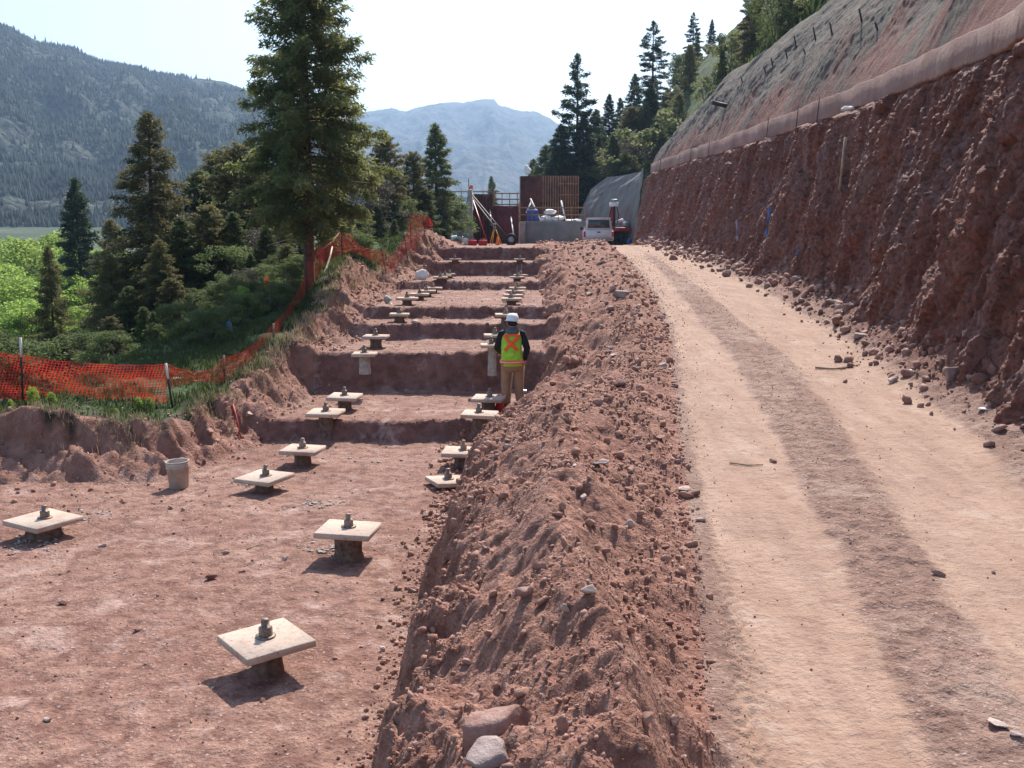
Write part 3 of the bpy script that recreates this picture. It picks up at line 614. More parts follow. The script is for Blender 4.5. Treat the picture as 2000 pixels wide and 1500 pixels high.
clods('gravel', 'crumbs of fallen soil at the foot of the berm wall', 6000, (5.5, 17.4), lambda y, r: -.8 - np.abs(r.normal(0, .16, len(y))), .0010, M_RD, 9, 2.2, .045)
# ------------------------------------------------------------------ capped piles with wooden plates
k = NT('plate_wood'); p = k.pos((1, 9, 9), obj=True); q = k.pos(obj=True); g = k.pos()
c = k.mix(k.noise(p, 6, 5, .6), (.46,.33,.245), (.63,.50,.40)); c = k.mix(k.ramp(k.noise(g, 5, 7, .75), [(.42, 0.), (.62, .85)]), c, (.42,.35,.30)); c = k.mix(k.ramp(k.noise(g, 11, 6, .75), [(.52, 0.), (.7, .7)]), c, (.40,.27,.22)); c = k.mix(k.ramp(k.noise(g, 30, 5, .7), [(.58, 0.), (.66, .8)]), c, (.20,.11,.08)); c = k.mix(k.ramp(k.noise(g, 2.6, 7, .75), [(.50, 0.), (.66, .7)]), c, (.34,.20,.15))
k.col(c); k.bump(k.noise(p, 14, 5, .6), .4, .006); M_PLATE = k.m
M_STUB = simple('earthy_concrete', (.17,.11,.085), .9, var=.3, scale=18, bump=.8); M_STUBG = simple('bare_concrete', (.40,.36,.32), .9, var=.2, scale=14, bump=.6)
M_BAR = simple('rusty_steel', (.26,.19,.15), .55, .35, var=.3, scale=60, bump=.4); M_BARP = simple('muddy_steel', (.36,.25,.19), .7, .2, var=.3, scale=60, bump=.4)
def plate_mesh(s, t):
    m = MB(); m.box((0, 0, 0), (s, s, t), ch=.006); return m.mesh('plate', M_PLATE)
PM = {}
def pile(px, py, zf, hgt, size=.60, rz=0, tilt=(0, 0), label='', stub=.125, smat=None, deep=.2, grp='wooden plates on piles', thick=.06, nut=.055):
    c = PZ(px, py, zf + hgt); e = empty('capped_pile', (c.x, c.y, zf), label, 'pile cap', grp, rz)
    key = (size, thick)
    if key not in PM: PM[key] = plate_mesh(size, thick)
    b = link('plate', PM[key], e, (0, 0, hgt - thick / 2)); b.rotation_euler = (tilt[0], tilt[1], 0)
    m = MB(); n = 18; rr = random.Random(int(px * 7 + py)); hh = hgt - thick
    prof = [(stub * 1.12 + .02 * rr.random(), -deep), (stub * 1.1, 0), (stub, hh * .25), (stub * .97, hh * .6), (stub * 1.06, hh - .035), (stub * 1.06, hh - .004), (0, hh - .004)]
    m.lathe(prof, n=n); V = m.V[0]; a = 1 + .07 * fbm(V[:, 0] * 9 + px, V[:, 1] * 9, V[:, 2] * 9, 3); V[:, 0] *= a; V[:, 1] *= a
    m.build('pile_stub', smat or M_STUB, e, smooth=False)
    m = MB(); h0 = hgt + .001; r = nut
    m.lathe([(r, 0), (r, .075), (r * .92, .085), (r * .62, .086), (r * .6, .14), (r * .5, .15), (0, .15)], (0, 0, 0), 6 if nut > .045 else 8); m.V[0] = m.V[0]
    o = m.build('threaded_bar', M_BAR if rr.random() < .7 else M_BARP, e, (.02 * rr.uniform(-1, 1), .02, h0)); o.rotation_euler[2] = rr.random()
    m = MB(); m.lathe([(r * 1.5, 0), (r * 1.5, .012), (r * 1.0, .013)], n=16); w_ = m.build('washer', M_BAR, o)
    return e
NF = SZ[0]
pile(520, 1245, NF, .28, .585, R(38), (.02, -.03), 'nearest wooden plate, turned like a diamond, on the trench floor')
pile(680, 1030, NF, .33, .60, R(-6), (-.02, .03), 'second nearest plate with muddy smear, standing on a thick stub', stub=.15)
pile(84, 1012, NF, .22, .62, R(-30), (.01, .02), 'muddy plate at the left edge of the photo', stub=.2)
pile(516, 929, NF, .22, .58, R(-24), (.03, .0), 'plate right of the bucket, low over chipped stone')
pile(591, 875, NF, .27, .56, R(-8), (.0, .02), 'plate standing just before the first step, left row')
pile(903, 879, NF, .27, .58, R(-3), (.0, .02), 'plate before the first step, partly hidden by the berm')
pile(876, 936, NF, .10, .52, R(25), (.0, .06), 'low tilted plate half buried at the foot of the berm', stub=.1)
z = SZ[1]
pile(636, 803, z, .19, .56, R(-4), (.02, .01), 'left plate nearer the edge of the second terrace', deep=.5)
pile(673, 772, z, .28, .55, R(-6), (.03, .02), 'left plate further back on the second terrace')
pile(937, 806, z, .22, .58, R(-5), (-.01, .03), 'chipped right plate nearer the edge of the second terrace')
pile(954, 775, z, .28, .56, R(-8), (.02, .01), 'right plate beside the worker on the second terrace')
z = SZ[2]
pile(712, 689, z + .0, .10, .46, R(0), (.0, .0), 'plate on a bare concrete stub at the brow of the high step, left row', stub=.10, smat=M_STUBG, deep=.32)
pile(961, 672, z, .22, .46, R(3), (.0, .0), 'plate behind the worker on a long grey stub', stub=.075, smat=M_STUBG, deep=.42)
pile(734, 655, z, .26, .52, R(-3), (.0, .01), 'plate amid pink paint marks on the third terrace')
pile(966, 653, z, .24, .46, R(5), (.0, .01), 'plate half hidden by the vest of the worker')
z = SZ[3]
pile(780, 612, z, .20, .46, R(2), (0, .02), 'plate under the resting shovel'); pile(989, 613, z, .24, .52, R(3), (0, .01), 'plate right above the hard hat')
z = SZ[4]
for j, (px, py, lab) in enumerate([(795, 581, 'front left plate of the fourth terrace'), (819, 573, 'second left plate of the fourth terrace'), (834, 567, 'third left plate of the fourth terrace, below the white sack'), (846, 561, 'backmost left plate of the fourth terrace'),
        (999, 582, 'front right plate of the fourth terrace'), (1003, 575, 'second right plate of the fourth terrace, dim and close behind'), (1006, 567, 'third right plate of the fourth terrace'), (1011, 561, 'backmost right plate of the fourth terrace')]):
    pile(px, py, z, .19, .52, R(4 * (j % 3) - 3), (0, .01 * (j % 2)), lab)
z = SZ[5]
for j, (px, py, lab) in enumerate([(860, 540.5, 'nearer left plate of the fifth terrace'), (869, 537, 'middle left plate of the fifth terrace'), (877, 534, 'farther left plate of the fifth terrace'), (1010, 540, 'nearer right plate of the fifth terrace'), (1017, 536, 'farther right plate of the fifth terrace beside a rod')]):
    pile(px, py, z, .17, .46, R(3 * j), (0, 0), lab)
pile(889, 505, SZ[6] - .02, .16, .44, 0, (0, 0), 'small dark plate on the sixth terrace, left'); pile(1015, 505, SZ[6] - .02, .16, .44, 0, (0, 0), 'small dark plate on the sixth terrace, right')
def chips(px, py, n, rad, seed):
    r = np.random.RandomState(seed); cx_, cy_, cz_ = at_px(px, py, 5, 40); a = r.uniform(0, 6.28, n); d = rad * np.sqrt(r.uniform(0, 1, n)) * (1 + .5 * np.cos(a * 2 + seed)); return cx_ + d * np.cos(a), cy_ + d * np.sin(a) * .8
cps = [chips(640, 1075, 330, .30, 1), chips(500, 945, 240, .40, 2), chips(70, 1060, 380, .42, 3), chips(620, 985, 220, .38, 4), chips(740, 665, 60, .45, 5), chips(590, 895, 90, .3, 6), chips(180, 1010, 200, .45, 7), chips(760, 900, 60, .6, 8)]
gx_ = np.concatenate([c_[0] for c_ in cps]); gy_ = np.concatenate([c_[1] for c_ in cps]); M_CHIP = simple('grout_chip', (.44,.38,.34), .9, var=.2, scale=30)
clods('grout_chips', 'pale chips of broken grout scattered round the plates', len(gx_), (5, 6), lambda y, r: y * 0, .0011, M_CHIP, 71, 2.0, .035, .35, pts=(gx_, gy_))
# ------------------------------------------------------------------ bucket
M_BUCK = simple('dirty_white_plastic', (.50,.44,.38), .55, var=.12, scale=6, dirt=(.26,.14,.10))
x, y, z = at_px(348, 952, 10, 20); c = PZ(350, 948, NF + .02)
e = empty('bucket', (c.x, c.y, ground_z(c.x, c.y) - .01), 'mud-smeared white plastic bucket by the left bank', 'bucket')
m = MB(); m.lathe([(.0, .0), (.125, .0), (.13, .01), (.15, .30), (.158, .301), (.158, .312), (.151, .315), (.153, .335), (.160, .336), (.160, .347), (.153, .35), (.155, .375), (.162, .378), (.162, .390), (.150, .390), (.145, .375), (.128, .03), (0, .03)], n=36); m.build('shell', M_BUCK, e, smooth=False)
m = MB(); m.lathe([(.0, .10), (.132, .10)], n=24); m.build('slurry', M_BARP, e)
m = MB(); m.tube([(.165 * math.cos(a), -.02 - .10 * math.sin(a) * .35, .33 - .16 * math.sin(a)) for a in np.linspace(0, math.pi, 17)], .003, 6); m.build('handle', M_BAR, e).rotation_euler[2] = R(65)
m = MB(); m.tube([(-.02, .02, .08), (-.145, -.02, .37), (-.175, -.03, .405)], [.012, .012, .010], 8); m.build('stick', simple('pale_wood', (.62,.50,.36), .7, var=.15, scale=15), e)
e.rotation_euler = (R(1.5), R(-2), 0)
M_STAKE = simple('weathered_wood', (.36,.27,.19), .8, var=.2, scale=12); M_POST = simple('dark_steel_post', (.045,.035,.032), .6, .3, var=.2, scale=20); M_WHT = simple('white_paint', (.72,.70,.66), .6, var=.08, scale=14)
M_PALE = M_STAKE
# ------------------------------------------------------------------ orange safety fence
k = NT('orange_netting'); uv = k.n('TexCoord').outputs['UV']; sx = k.n('SeparateXYZ'); k.t.links.new(uv, sx.inputs[0])
fu = k.math('FRACT', k.math('ADD', k.math('MULTIPLY', sx.outputs[0], 19), k.math('MULTIPLY', sx.outputs[1], 5))); fv = k.math('FRACT', k.math('MULTIPLY', sx.outputs[1], 24))
sol = k.math('MAXIMUM', k.math('LESS_THAN', fu, .27), k.math('LESS_THAN', fv, .26))
k.col(k.ramp(k.noise(k.pos(), 3, 4), [(.3, (.36,.022,.018)), (.7, (.52,.040,.032))])); k.b.inputs['Roughness'].default_value = .5
tr = k.n('BsdfTranslucent', Color=(.50,.035,.028,1)); tp = k.n('BsdfTransparent'); m1 = k.n('MixShader'); m2 = k.n('MixShader'); m1.inputs[0].default_value = .45
out = k.t.nodes['Material Output']; k.t.links.new(k.b.outputs[0], m1.inputs[1]); k.t.links.new(tr.outputs[0], m1.inputs[2]); k.t.links.new(sol, m2.inputs[0]); k.t.links.new(tp.outputs[0], m2.inputs[1]); k.t.links.new(m1.outputs[0], m2.inputs[2]); k.t.links.new(m2.outputs[0], out.inputs[0]); M_NET = k.m
fence = empty('safety_fence', P(335, 812, 17), 'sagging orange plastic mesh fence strung along the top of the left bank', 'fence')
NET = [[(-160,684,772,14.8),(0,690,781,16),(44,693,783,16.3),(100,703,784,16.5),(160,709,786,16.6),(250,713,786,16.8),(326,712,786,17)],
 [(329,711,760,17),(345,719,755,17.2),(378,726,746,17.6),(412,722,748,18),(438,697,748,18.5)],
 [(438,697,745,18.5),(470,690,728,19.3),(500,668,722,20.3),(532,634,700,21.5),(560,606,680,23.2),(580,570,655,24.6),(597,538,612,26)],
 [(600,520,606,26.3),(612,494,590,27),(632,476,548,28.5),(650,464,520,29.7),(668,451,497,31)],
 [(668,451,495,31),(685,459,492,31.4),(699,478,497,32),(722,487,506,33),(742,490,518,34),(756,490,528,34.8)],
 [(757,500,532,34.8),(770,494,533,35.4),(782,476,510,36.3),(791,462,496,37)],
 [(791,462,490,37),(798,440,491,38),(802,421,489,39.2),(811,417,488,40),(820,418,470,41),(826,421,446,41.8),(836,420,448,42.5),(846,438,447,43)]]
def net_piece(pts, seed):
    arr = np.array(pts, float); n = max(24, int(len(pts) * 14)); s = np.linspace(0, len(pts) - 1, n); ii = np.arange(len(pts))
    g = [np.interp(s, ii, arr[:, j]) for j in range(4)]; m = 14; V = np.zeros((n, m, 3)); UV = np.zeros((n, m, 2)); L = 0
    for i in range(n):
        a, b = P(g[0][i], g[1][i], g[3][i]), P(g[0][i], g[2][i], g[3][i])
        if i: L += (a - pa).length
        pa = a.copy()
        for j in range(m):
            t = j / (m - 1); q = a.lerp(b, t); fold = .16 * math.sin(math.pi * t) * pn(L * 1.6 + seed, t * 1.5, seed) + .05 * pn(L * 5, t * 4 + seed, 2.) + .04 * pn(L * 3 + t * 7, seed, 4.)
            V[i, j] = (q.x + fold * .5, q.y - fold, q.z + .03 * pn(L * 4, seed, t * 2) * (1 if 0 < j < m - 1 else .6)); UV[i, j] = (L, (a - b).length * t)
    F = grid_faces(n, m); me = mesh_np('netting', V, F, M_NET, True); ul = me.uv_layers.new(name='UVMap'); ul.data.foreach_set('uv', UV.reshape(-1, 2)[F.ravel()].astype(np.float32).ravel())
    o = link('netting', me); o.parent = fence; o.matrix_parent_inverse = Matrix.Translation(-fence.location); return o
for i, pts in enumerate(NET): net_piece(pts, i * 3.7)
for (bx, by, tx, ty, d) in [(-120,800,-124,668,14.9),(45,800,40,660,16.2),(342,822,324,710,17),(441,790,437,694,18.5),(533,720,534,632,21.5),(599,618,598,478,26),(628,545,622,470,28.4),(669,520,666,430,31),(757,545,744,478,34.8),(797,505,789,455,37),(803,470,800,415,39.5),(829,455,827,415,42)]:
    a, b = P(bx, by, d), P(tx, ty, d); a.z -= .12; m = MB(); c0 = b.lerp(a, .28)
    m.tube([a, b], .017, 6); o = m.build('post', M_POST); o.parent = fence; o.matrix_parent_inverse = Matrix.Translation(-fence.location)
    if d < 22:
        m = MB(); m.tube([b.lerp(a, .24), b + (b - a) * .002], .021, 8); w_ = m.build('post_tip', M_WHT if d < 17.5 else M_STAKE); w_.parent = o
for (p0, p1, d0, d1) in [((480,718),(520,678),19.5,21),((560,662),(588,610),23.6,25.5),((628,490),(664,455),28.6,30.9),((775,484),(783,515),36,36.2)]:
    a, b = P(*p0, d0), P(*p1, d1); a.y -= .12; b.y -= .12; m = MB(); mid = a.lerp(b, .5) + Vector((.02, -.02, -.03)); m.tube([a, mid, b], .016, 6); o = m.build('batten', M_PALE); o.parent = fence; o.matrix_parent_inverse = Matrix.Translation(-fence.location)
# pale bent branch leaning beside the spruce
pts = [(649,482,29.3),(645,500,29.0),(637,525,28.6),(626,548,28.2),(618,568,27.6),(619,585,27.2),(626,601,26.6)]
m = MB(); m.tube([P(a, b, d - .35) for a, b, d in pts], [.018,.026,.030,.034,.036,.034,.030], 8); tag(m.build('bent_branch', simple('peeled_wood', (.66,.60,.44), .7, var=.15, scale=8), smooth=True), 'long pale bent branch leaning beside the big spruce trunk', 'branch')
# stakes
def stake(p0, p1, d, flag, label, fcol):
    a, b = P(*p0, d), P(*p1, d); a.z = min(a.z, ground_z(a.x, a.y)) - .1; e = empty('survey_stake', a, label, 'stake', 'survey stakes')
    m = MB(); m.tube([Vector((0,0,0)), b - a], .018, 4); m.build('lath', M_STAKE, e)
    q = b - a; m = MB(); n = 6; V = []
    for i in range(n + 1):
        t = i / n; V += [(q.x + .02 + flag[0] * .25 * math.sin(t * 2), q.y - .03 - .02 * math.sin(t * 5), q.z - .02 - flag[1] * t), (q.x - .055 - .03 * math.sin(t * 3), q.y - .035 + .02 * math.cos(t * 5), q.z - .02 - flag[1] * t - .02)]
    F = [(2*i, 2*i+1, 2*i+3, 2*i+2) for i in range(n)]; m.add(V, F); o = m.build('flagging', fcol, e); sm = o.modifiers.new('thickness', 'SOLIDIFY'); sm.thickness = .004
M_FO = simple('orange_ribbon', (.9,.18,.03), .6, var=.08); M_FB = simple('blue_ribbon', (.10,.19,.45), .6, var=.08)
stake((530, 580), (522, 536), 25.0, (.15, .28), 'thin survey stake with orange flagging among the dark trees', M_FO)
stake((463, 692), (449, 624), 22.5, (.1, .42), 'leaning survey stake with blue flagging behind the fence', M_FB)
# sack, shovel, sledgehammer, red bag, torn papers, twigs
M_SACK = simple('white_sacking', (.78,.77,.74), .8, var=.06, scale=8, bump=.4)
def lump(name, c, s, mat, label, cat, seed=1, group=None, parent=None, planes=3, rough=.35):
    V = rock_v(V2, seed, planes, rough, 1.0) * np.array(s); V[:, 2] = np.maximum(V[:, 2], -s[2] * .55); me = mesh_np(name, V, F2, mat, True); o = link(name, me, parent, c)
    return tag(o, label, cat, group) if not parent else o
q = P(823, 566, 35.0); q.y = 35.2; lump('sack', (q.x, q.y, ground_z(q.x, q.y) + .18), (.22, .20, .26), M_SACK, 'crumpled white sack at the left side of the fourth terrace', 'sack', 4)
a, b = P(776, 606, 26.8), P(757, 586, 27.2)
e = empty('shovel', a, 'steel shovel propped over the plate of the third left stub', 'shovel'); m = MB(); m.tube([Vector((0,0,0)), (b - a) * .82], .019, 8); m.build('handle', M_WHT, e)
m = MB(); q = b - a; t = q.normalized(); sidev = t.cross(Vector((0, 1, 0))).normalized(); V = []
for i in range(6):
    for j in range(5): u = i / 5; v = j / 4 - .5; V.append(q * .78 + t * (.30 * u) + sidev * (v * .22 * (1 - .5 * u ** 3)) + Vector((0, .05 * (abs(v) * 2) ** 2 - .02, 0)))
m.add([tuple(v) for v in V], [(i*5+j, i*5+j+1, i*5+j+6, i*5+j+5) for i in range(5) for j in range(4)]); o = m.build('blade', M_STUBG, e); sm = o.modifiers.new('thickness', 'SOLIDIFY'); sm.thickness = .006
def twig(pts, r, mat, label, cat='twig', name='twig'):
    P3 = []
    for a, b in pts: x, y, z = at_px(a, b, 4, 40); P3.append((x, y, z + r * 1.3))
    m = MB(); m.tube(P3, [r * (1 - .5 * i / len(P3)) for i in range(len(P3))], 6); return tag(m.build(name, mat), label, cat)
M_TW = simple('dry_twig', (.30,.21,.14), .85, var=.25, scale=20)
twig([(1425,906),(1460,911),(1490,910)], .008, M_TW, 'thin dry twig across the left wheel track'); twig([(1592,722),(1625,724),(1652,722)], .018, M_TW, 'dark stick lying across the right wheel track'); twig([(1640,722),(1665,717),(1680,714)], .014, M_STAKE, 'pale splinter beside the dark stick')
twig([(482,1075),(500,1068),(516,1064)], .007, M_STAKE, 'straw-coloured splinter of wood on the trench floor'); twig([(455,800),(462,830),(470,858)], .022, simple('red_stake', (.5,.05,.04), .6), 'short red painted stake lying on the left bank', 'stake', 'painted_stake')
twig([(752,640),(760,652),(765,660)], .01, M_STAKE, 'small chip of wood on the third terrace')
def flat_patch(px, py, w_, h_, mat, label, cat, name, seed):
    x, y, z = at_px(px, py, 4, 60); r = random.Random(seed); n = 14; V = [(0, 0, .02)]
    for i in range(n): a = i / n * 6.283; rr = r.uniform(.6, 1.1); V.append((w_ * math.cos(a) * rr, h_ * math.sin(a) * rr, .004 + .015 * r.random()))
    m = MB(); m.add(V, [(0, i + 1, (i + 1) % n + 1) for i in range(n)]); o = m.build(name, mat, None, (x, y, z + .01)); sm = o.modifiers.new('thickness', 'SOLIDIFY'); sm.thickness = .006; return tag(o, label, cat)
flat_patch(1778, 728, .16, .10, M_WHT, 'crumpled white scrap at the right edge of the road', 'litter', 'paper_scrap', 1); flat_patch(1925, 803, .10, .09, M_WHT, 'white scrap among stones right of the road', 'litter', 'paper_scrap', 2)
flat_patch(1965, 765, .06, .05, M_WHT, 'small white scrap against the cut', 'litter', 'paper_scrap', 3)
# ------------------------------------------------------------------ things on the cut
def on_shot(px, py):
    pr = SP.reshape(-1, 3); t = pr[:, 1] / (_cp); X = 1000 + 2000 * pr[:, 0] / (pr[:, 1] * _cp - pr[:, 2] * _sp); Y = 750 - 2000 * (pr[:, 2] * _cp + pr[:, 1] * _sp) / (pr[:, 1] * _cp - pr[:, 2] * _sp)
    i = int(np.argmin((X - px) ** 2 + (Y - py) ** 2)); return Vector(pr[i])
for i, (px, py, ln) in enumerate([(1552,98,34),(1590,84,36),(1622,74,34),(1680,48,36),(1571,108,16),(1712,62,22),(1535,118,26),(1508,134,24),(1493,146,20),(1448,166,20)]):
    q = on_shot(px, py); L_p = ln / 2000 * q.y; m = MB(); m.tube([q + Vector((.15, 0, -.3)), q + Vector((-.05, 0, L_p * .8))], .028, 6); tag(m.build('soil_nail', M_POST), 'dark steel rod sticking up out of the grey slope', 'steel rod', 'rods standing in the shotcrete')
def on_band(px): 
    pr = np.stack([xc_ + LEAN - .12, yc_], -1); i = int(np.argmin(np.abs(1000 + 2000 * pr[:, 0] / (pr[:, 1] * _cp - (BZ + .2) * _sp) - px))); return i
for px in [1262,1290,1350,1385,1500,1558,1600]:
    i = on_band(px); m = MB(); m.tube([(xc_[i] + LEAN - .17, yc_[i], BZ[i] - .1), (xc_[i] + LEAN - .12, yc_[i], BT[i] + .06)], .013, 6); tag(m.build('rebar_pin', M_POST), 'short dark pin standing against the concrete band', 'steel pin', 'pins along the concrete band')
q = on_shot(1420, 205); e = empty('drain_pipe', q, 'dark pipe end jutting out of the grey slope below the crest', 'pipe'); m = MB(); m.tube([(.5, 0, -.15), (-.75, -.1, .12)], .10, 14); m.build('pipe', M_POST, e); m = MB(); m.lathe([(.118, 0), (.118, .05), (.10, .05), (.10, 0), (.118, 0)], n=14); o = m.build('collar', M_STUBG, e, (-.72, -.1, .1)); o.rotation_euler = (0, R(-90), 0)
m = MB(); m.tube([(0, 0, 0), (.02, 0, -.3)], .03, 6); m.build('bracket', M_WHT, e, (-.2, -.05, -.02))
i = on_band(1640); i = int(np.argmin(np.abs(1000 + 2000 * (xc_ + .42) / (yc_ * _cp) - 1640))); yb = yc_[i]; m = MB(); m.tube([(xc_[i] + .46, yb, P(1640, 268, yb).z), (xc_[i] + .36, yb - .05, P(1640, 372, yb).z)], .035, 6); tag(m.build('timber_prop', M_STAKE), 'weathered timber pole hanging down the red cut below the band', 'pole')
def streamer(px0, py0, px1, py1, mat, label):
    i = on_band(px0); j = int(np.argmin(np.abs(1000 + 2000 * (xc_ - .35 + .4) / (yc_ * _cp) - px0))); yb = float(yc_[j]); x0 = float(xc_[j]) - .35
    a, b = P(px0, py0, yb), P(px1, py1, yb); V = []; n = 8; m = MB()
    for s in range(n + 1):
        t = s / n; z = a.z + (b.z - a.z) * t; xx = a.x + (b.x - a.x) * t - .15; w_ = .028 + .014 * math.sin(s * 2.1); V += [(xx - w_, yb - .35 + .05 * math.sin(s), z), (xx + w_, yb - .35 + .03 * math.cos(s * 1.3), z)]
    m.add(V, [(2*s, 2*s+1, 2*s+3, 2*s+2) for s in range(n)]); o = m.build('ribbon', mat); sm = o.modifiers.new('thickness', 'SOLIDIFY'); sm.thickness = .006; tag(o, label, 'ribbon')
streamer(1508, 405, 1500, 462, M_FB, 'blue ribbon hanging on the middle of the red cut'); streamer(1562, 488, 1564, 530, M_FB, 'blue ribbon low on the red cut, right of the other'); streamer(1443, 430, 1445, 470, simple('faded_ribbon', (.35,.33,.45), .7), 'faded ribbon on the cut nearest the pickup')
q = P(1668, 238, 27.0); lump('rag', (xc_[on_band(1668)] + LEAN - .25, yc_[on_band(1668)], BZ[on_band(1668)] - .02), (.16, .1, .09), M_SACK, 'white rag caught under the concrete band', 'rag', 9)
# ------------------------------------------------------------------ trees
def leaf_mat(name, a, b, c, trans=.4, tc=None):
    k = NT(name); p = k.pos(); n = k.noise(p, 1.3, 4, .6); n2 = k.noise(p, 14, 3, .7); oi = k.n('ObjectInfo').outputs['Random']
    col = k.ramp(k.math('ADD', k.math('MULTIPLY', n, .6), k.math('MULTIPLY', n2, .4)), [(.33, a), (.5, b), (.66, c)])
    hs = k.n('HueSaturation'); k.t.links.new(col, hs.inputs['Color']); k.t.links.new(k.math('ADD', k.math('MULTIPLY', oi, .5), .75), hs.inputs['Value']); col = hs.outputs[0]
    k.col(col); k.b.inputs['Roughness'].default_value = .65; t = k.n('BsdfTranslucent'); m = k.n('MixShader'); m.inputs[0].default_value = trans
    tcn = k.mix(.5, col, tc or c); k.t.links.new(tcn, t.inputs[0]); k.t.links.new(k.b.outputs[0], m.inputs[1]); k.t.links.new(t.outputs[0], m.inputs[2]); k.t.links.new(m.outputs[0], k.t.nodes['Material Output'].inputs[0]); return k.m
M_NDL = leaf_mat('needles', (.045,.070,.028), (.090,.125,.045), (.18,.20,.075), .5)
M_NDLB = leaf_mat('brownish_needles', (.060,.072,.028), (.125,.135,.050), (.24,.20,.09), .5)
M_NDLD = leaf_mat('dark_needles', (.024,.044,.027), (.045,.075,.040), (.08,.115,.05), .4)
M_LFB = leaf_mat('spring_leaves', (.13,.22,.045), (.24,.36,.07), (.36,.46,.12), .6)
M_LFD = leaf_mat('shrub_leaves', (.045,.07,.025), (.09,.13,.04), (.18,.21,.08), .5)
M_LFG = leaf_mat('grey_scrub', (.075,.070,.05), (.12,.11,.08), (.18,.16,.12), .3)
M_BARK = simple('bark', (.085,.050,.038), .95, var=.35, scale=7, bump=1); M_BARKR = simple('reddish_bark', (.17,.078,.052), .95, var=.35, scale=8, bump=1); M_BARKG = simple('grey_bark', (.16,.14,.12), .95, var=.3, scale=8, bump=.8)
def leaves_mesh(name, C, D, L, W, mat, rs):
    """thin leaf quads: centres C, directions D, length L, width W"""
    n = len(C); D = D / (np.linalg.norm(D, axis=1)[:, None] + 1e-9); r = rs.normal(size=(n, 3)); S = np.cross(D, r); S /= np.linalg.norm(S, axis=1)[:, None] + 1e-9
    a = C - D * L[:, None] * .5; b = C + D * L[:, None] * .5; c = C + S * W[:, None] * .5 + D * L[:, None] * .06; d = C - S * W[:, None] * .5 + D * L[:, None] * .06
    V = np.stack([a, c, b, d], 1); F = np.arange(n * 4).reshape(n, 4); return mesh_np(name, V, F, mat)
def tubes(paths, name, mat, n=5):
    m = MB()
    for pts, rad in paths: m.tube(pts, rad, n, cap=False)
    return m.mesh(name, mat, True)
def conifer(seed, h, prof, base, nb, per, ll, lw, droop=.25, mat=M_NDL, bark=M_BARK, tr=.14, keep=1.0, lean=.0, bare=0):
    """prof: radius as a function of height fraction (0 base of crown .. 1 tip)"""
    rs = np.random.RandomState(seed); paths = []; C = []; D = []; LL = []
    tk_ = [Vector((lean * (z ** 1.5) + .03 * math.sin(z * 5 + seed), .03 * math.cos(z * 4), h * z)) for z in np.linspace(0, 1, 14)]
    paths.append((tk_, [tr * (1 - z) ** .8 + .012 for z in np.linspace(0, 1, 14)]))
    cx = lambda z: np.interp(z / h, np.linspace(0, 1, 14), [p.x for p in tk_])
    az = 0
    for i in range(nb):
        t = ((i + rs.uniform()) / nb) ** .92; z0 = h * (base + (1 - base) * t); az += 2.4 + rs.normal(0, .35)
        Rr = np.interp(t, prof[0], prof[1]) * rs.uniform(.62, 1.12) * (1.25 if rs.uniform() < .12 else 1)
        if rs.uniform() > keep: continue
        dirv = np.array([math.cos(az), math.sin(az)]); up = np.interp(t, [0, .5, 1], [-.10, .12, .7]) + rs.normal(0, .14); dr = droop * np.interp(t, [0, .6, 1], [1.2, .8, .1]) * rs.uniform(.6, 1.4)
        s = np.linspace(0, 1, 6); X = cx(z0) + dirv[0] * Rr * s; Y = dirv[1] * Rr * s; Z = z0 + Rr * (up * s - dr * s * s + dr * .35 * s ** 4)
        paths.append(([Vector(q) for q in zip(X, Y, Z)], [max(.006, tr * .17 * (1 - q) * (Rr / prof[1].max()) + .004) for q in s]))
        m = max(6, int(per * Rr)); sv = rs.uniform(.12, 1.0, m) ** .8; side = rs.choice([-1, 1], m); tl = (.40 * Rr * (1 - sv) + .13) * rs.uniform(.4, 1.1, m)
        bx, by, bz = np.interp(sv, s, X), np.interp(sv, s, Y), np.interp(sv, s, Z)
        lat = np.stack([-dirv[1] * side, dirv[0] * side, np.zeros(m)], 1); fw = np.array([dirv[0], dirv[1], 0]); dd = lat * rs.uniform(.3, 1, m)[:, None] + fw * .65 + np.stack([0*sv, 0*sv, -rs.uniform(-.3, 1.3, m) * (droop * 2.4)], 1); dd /= np.linalg.norm(dd, axis=1)[:, None]
        kq = 5
        for j in range(kq):
            f = (j + rs.uniform(0, 1, m)) / kq * tl; c = np.stack([bx, by, bz], 1) + dd * f[:, None]; c[:, 2] -= .25 * droop * f ** 1.3
            C.append(c + rs.normal(0, .02 + ll * .28, c.shape)); D.append(dd + rs.normal(0, .45, dd.shape) + np.array([0, 0, -.25 * droop])); LL.append(np.full(m, ll) * rs.uniform(.6, 1.3, m))
    # leader tip
    m = 40; zt = h * rs.uniform(.93, 1.01, m); C.append(np.stack([cx(zt) + rs.normal(0, .03, m), rs.normal(0, .03, m), zt], 1)); D.append(rs.normal(0, .6, (m, 3)) + np.array([0, 0, 1])); LL.append(np.full(m, ll))
    C = np.concatenate(C); D = np.concatenate(D); LL = np.concatenate(LL)
    return tubes(paths, 'trunk', bark), leaves_mesh('crown', C, D, LL, LL * lw, mat, rs)
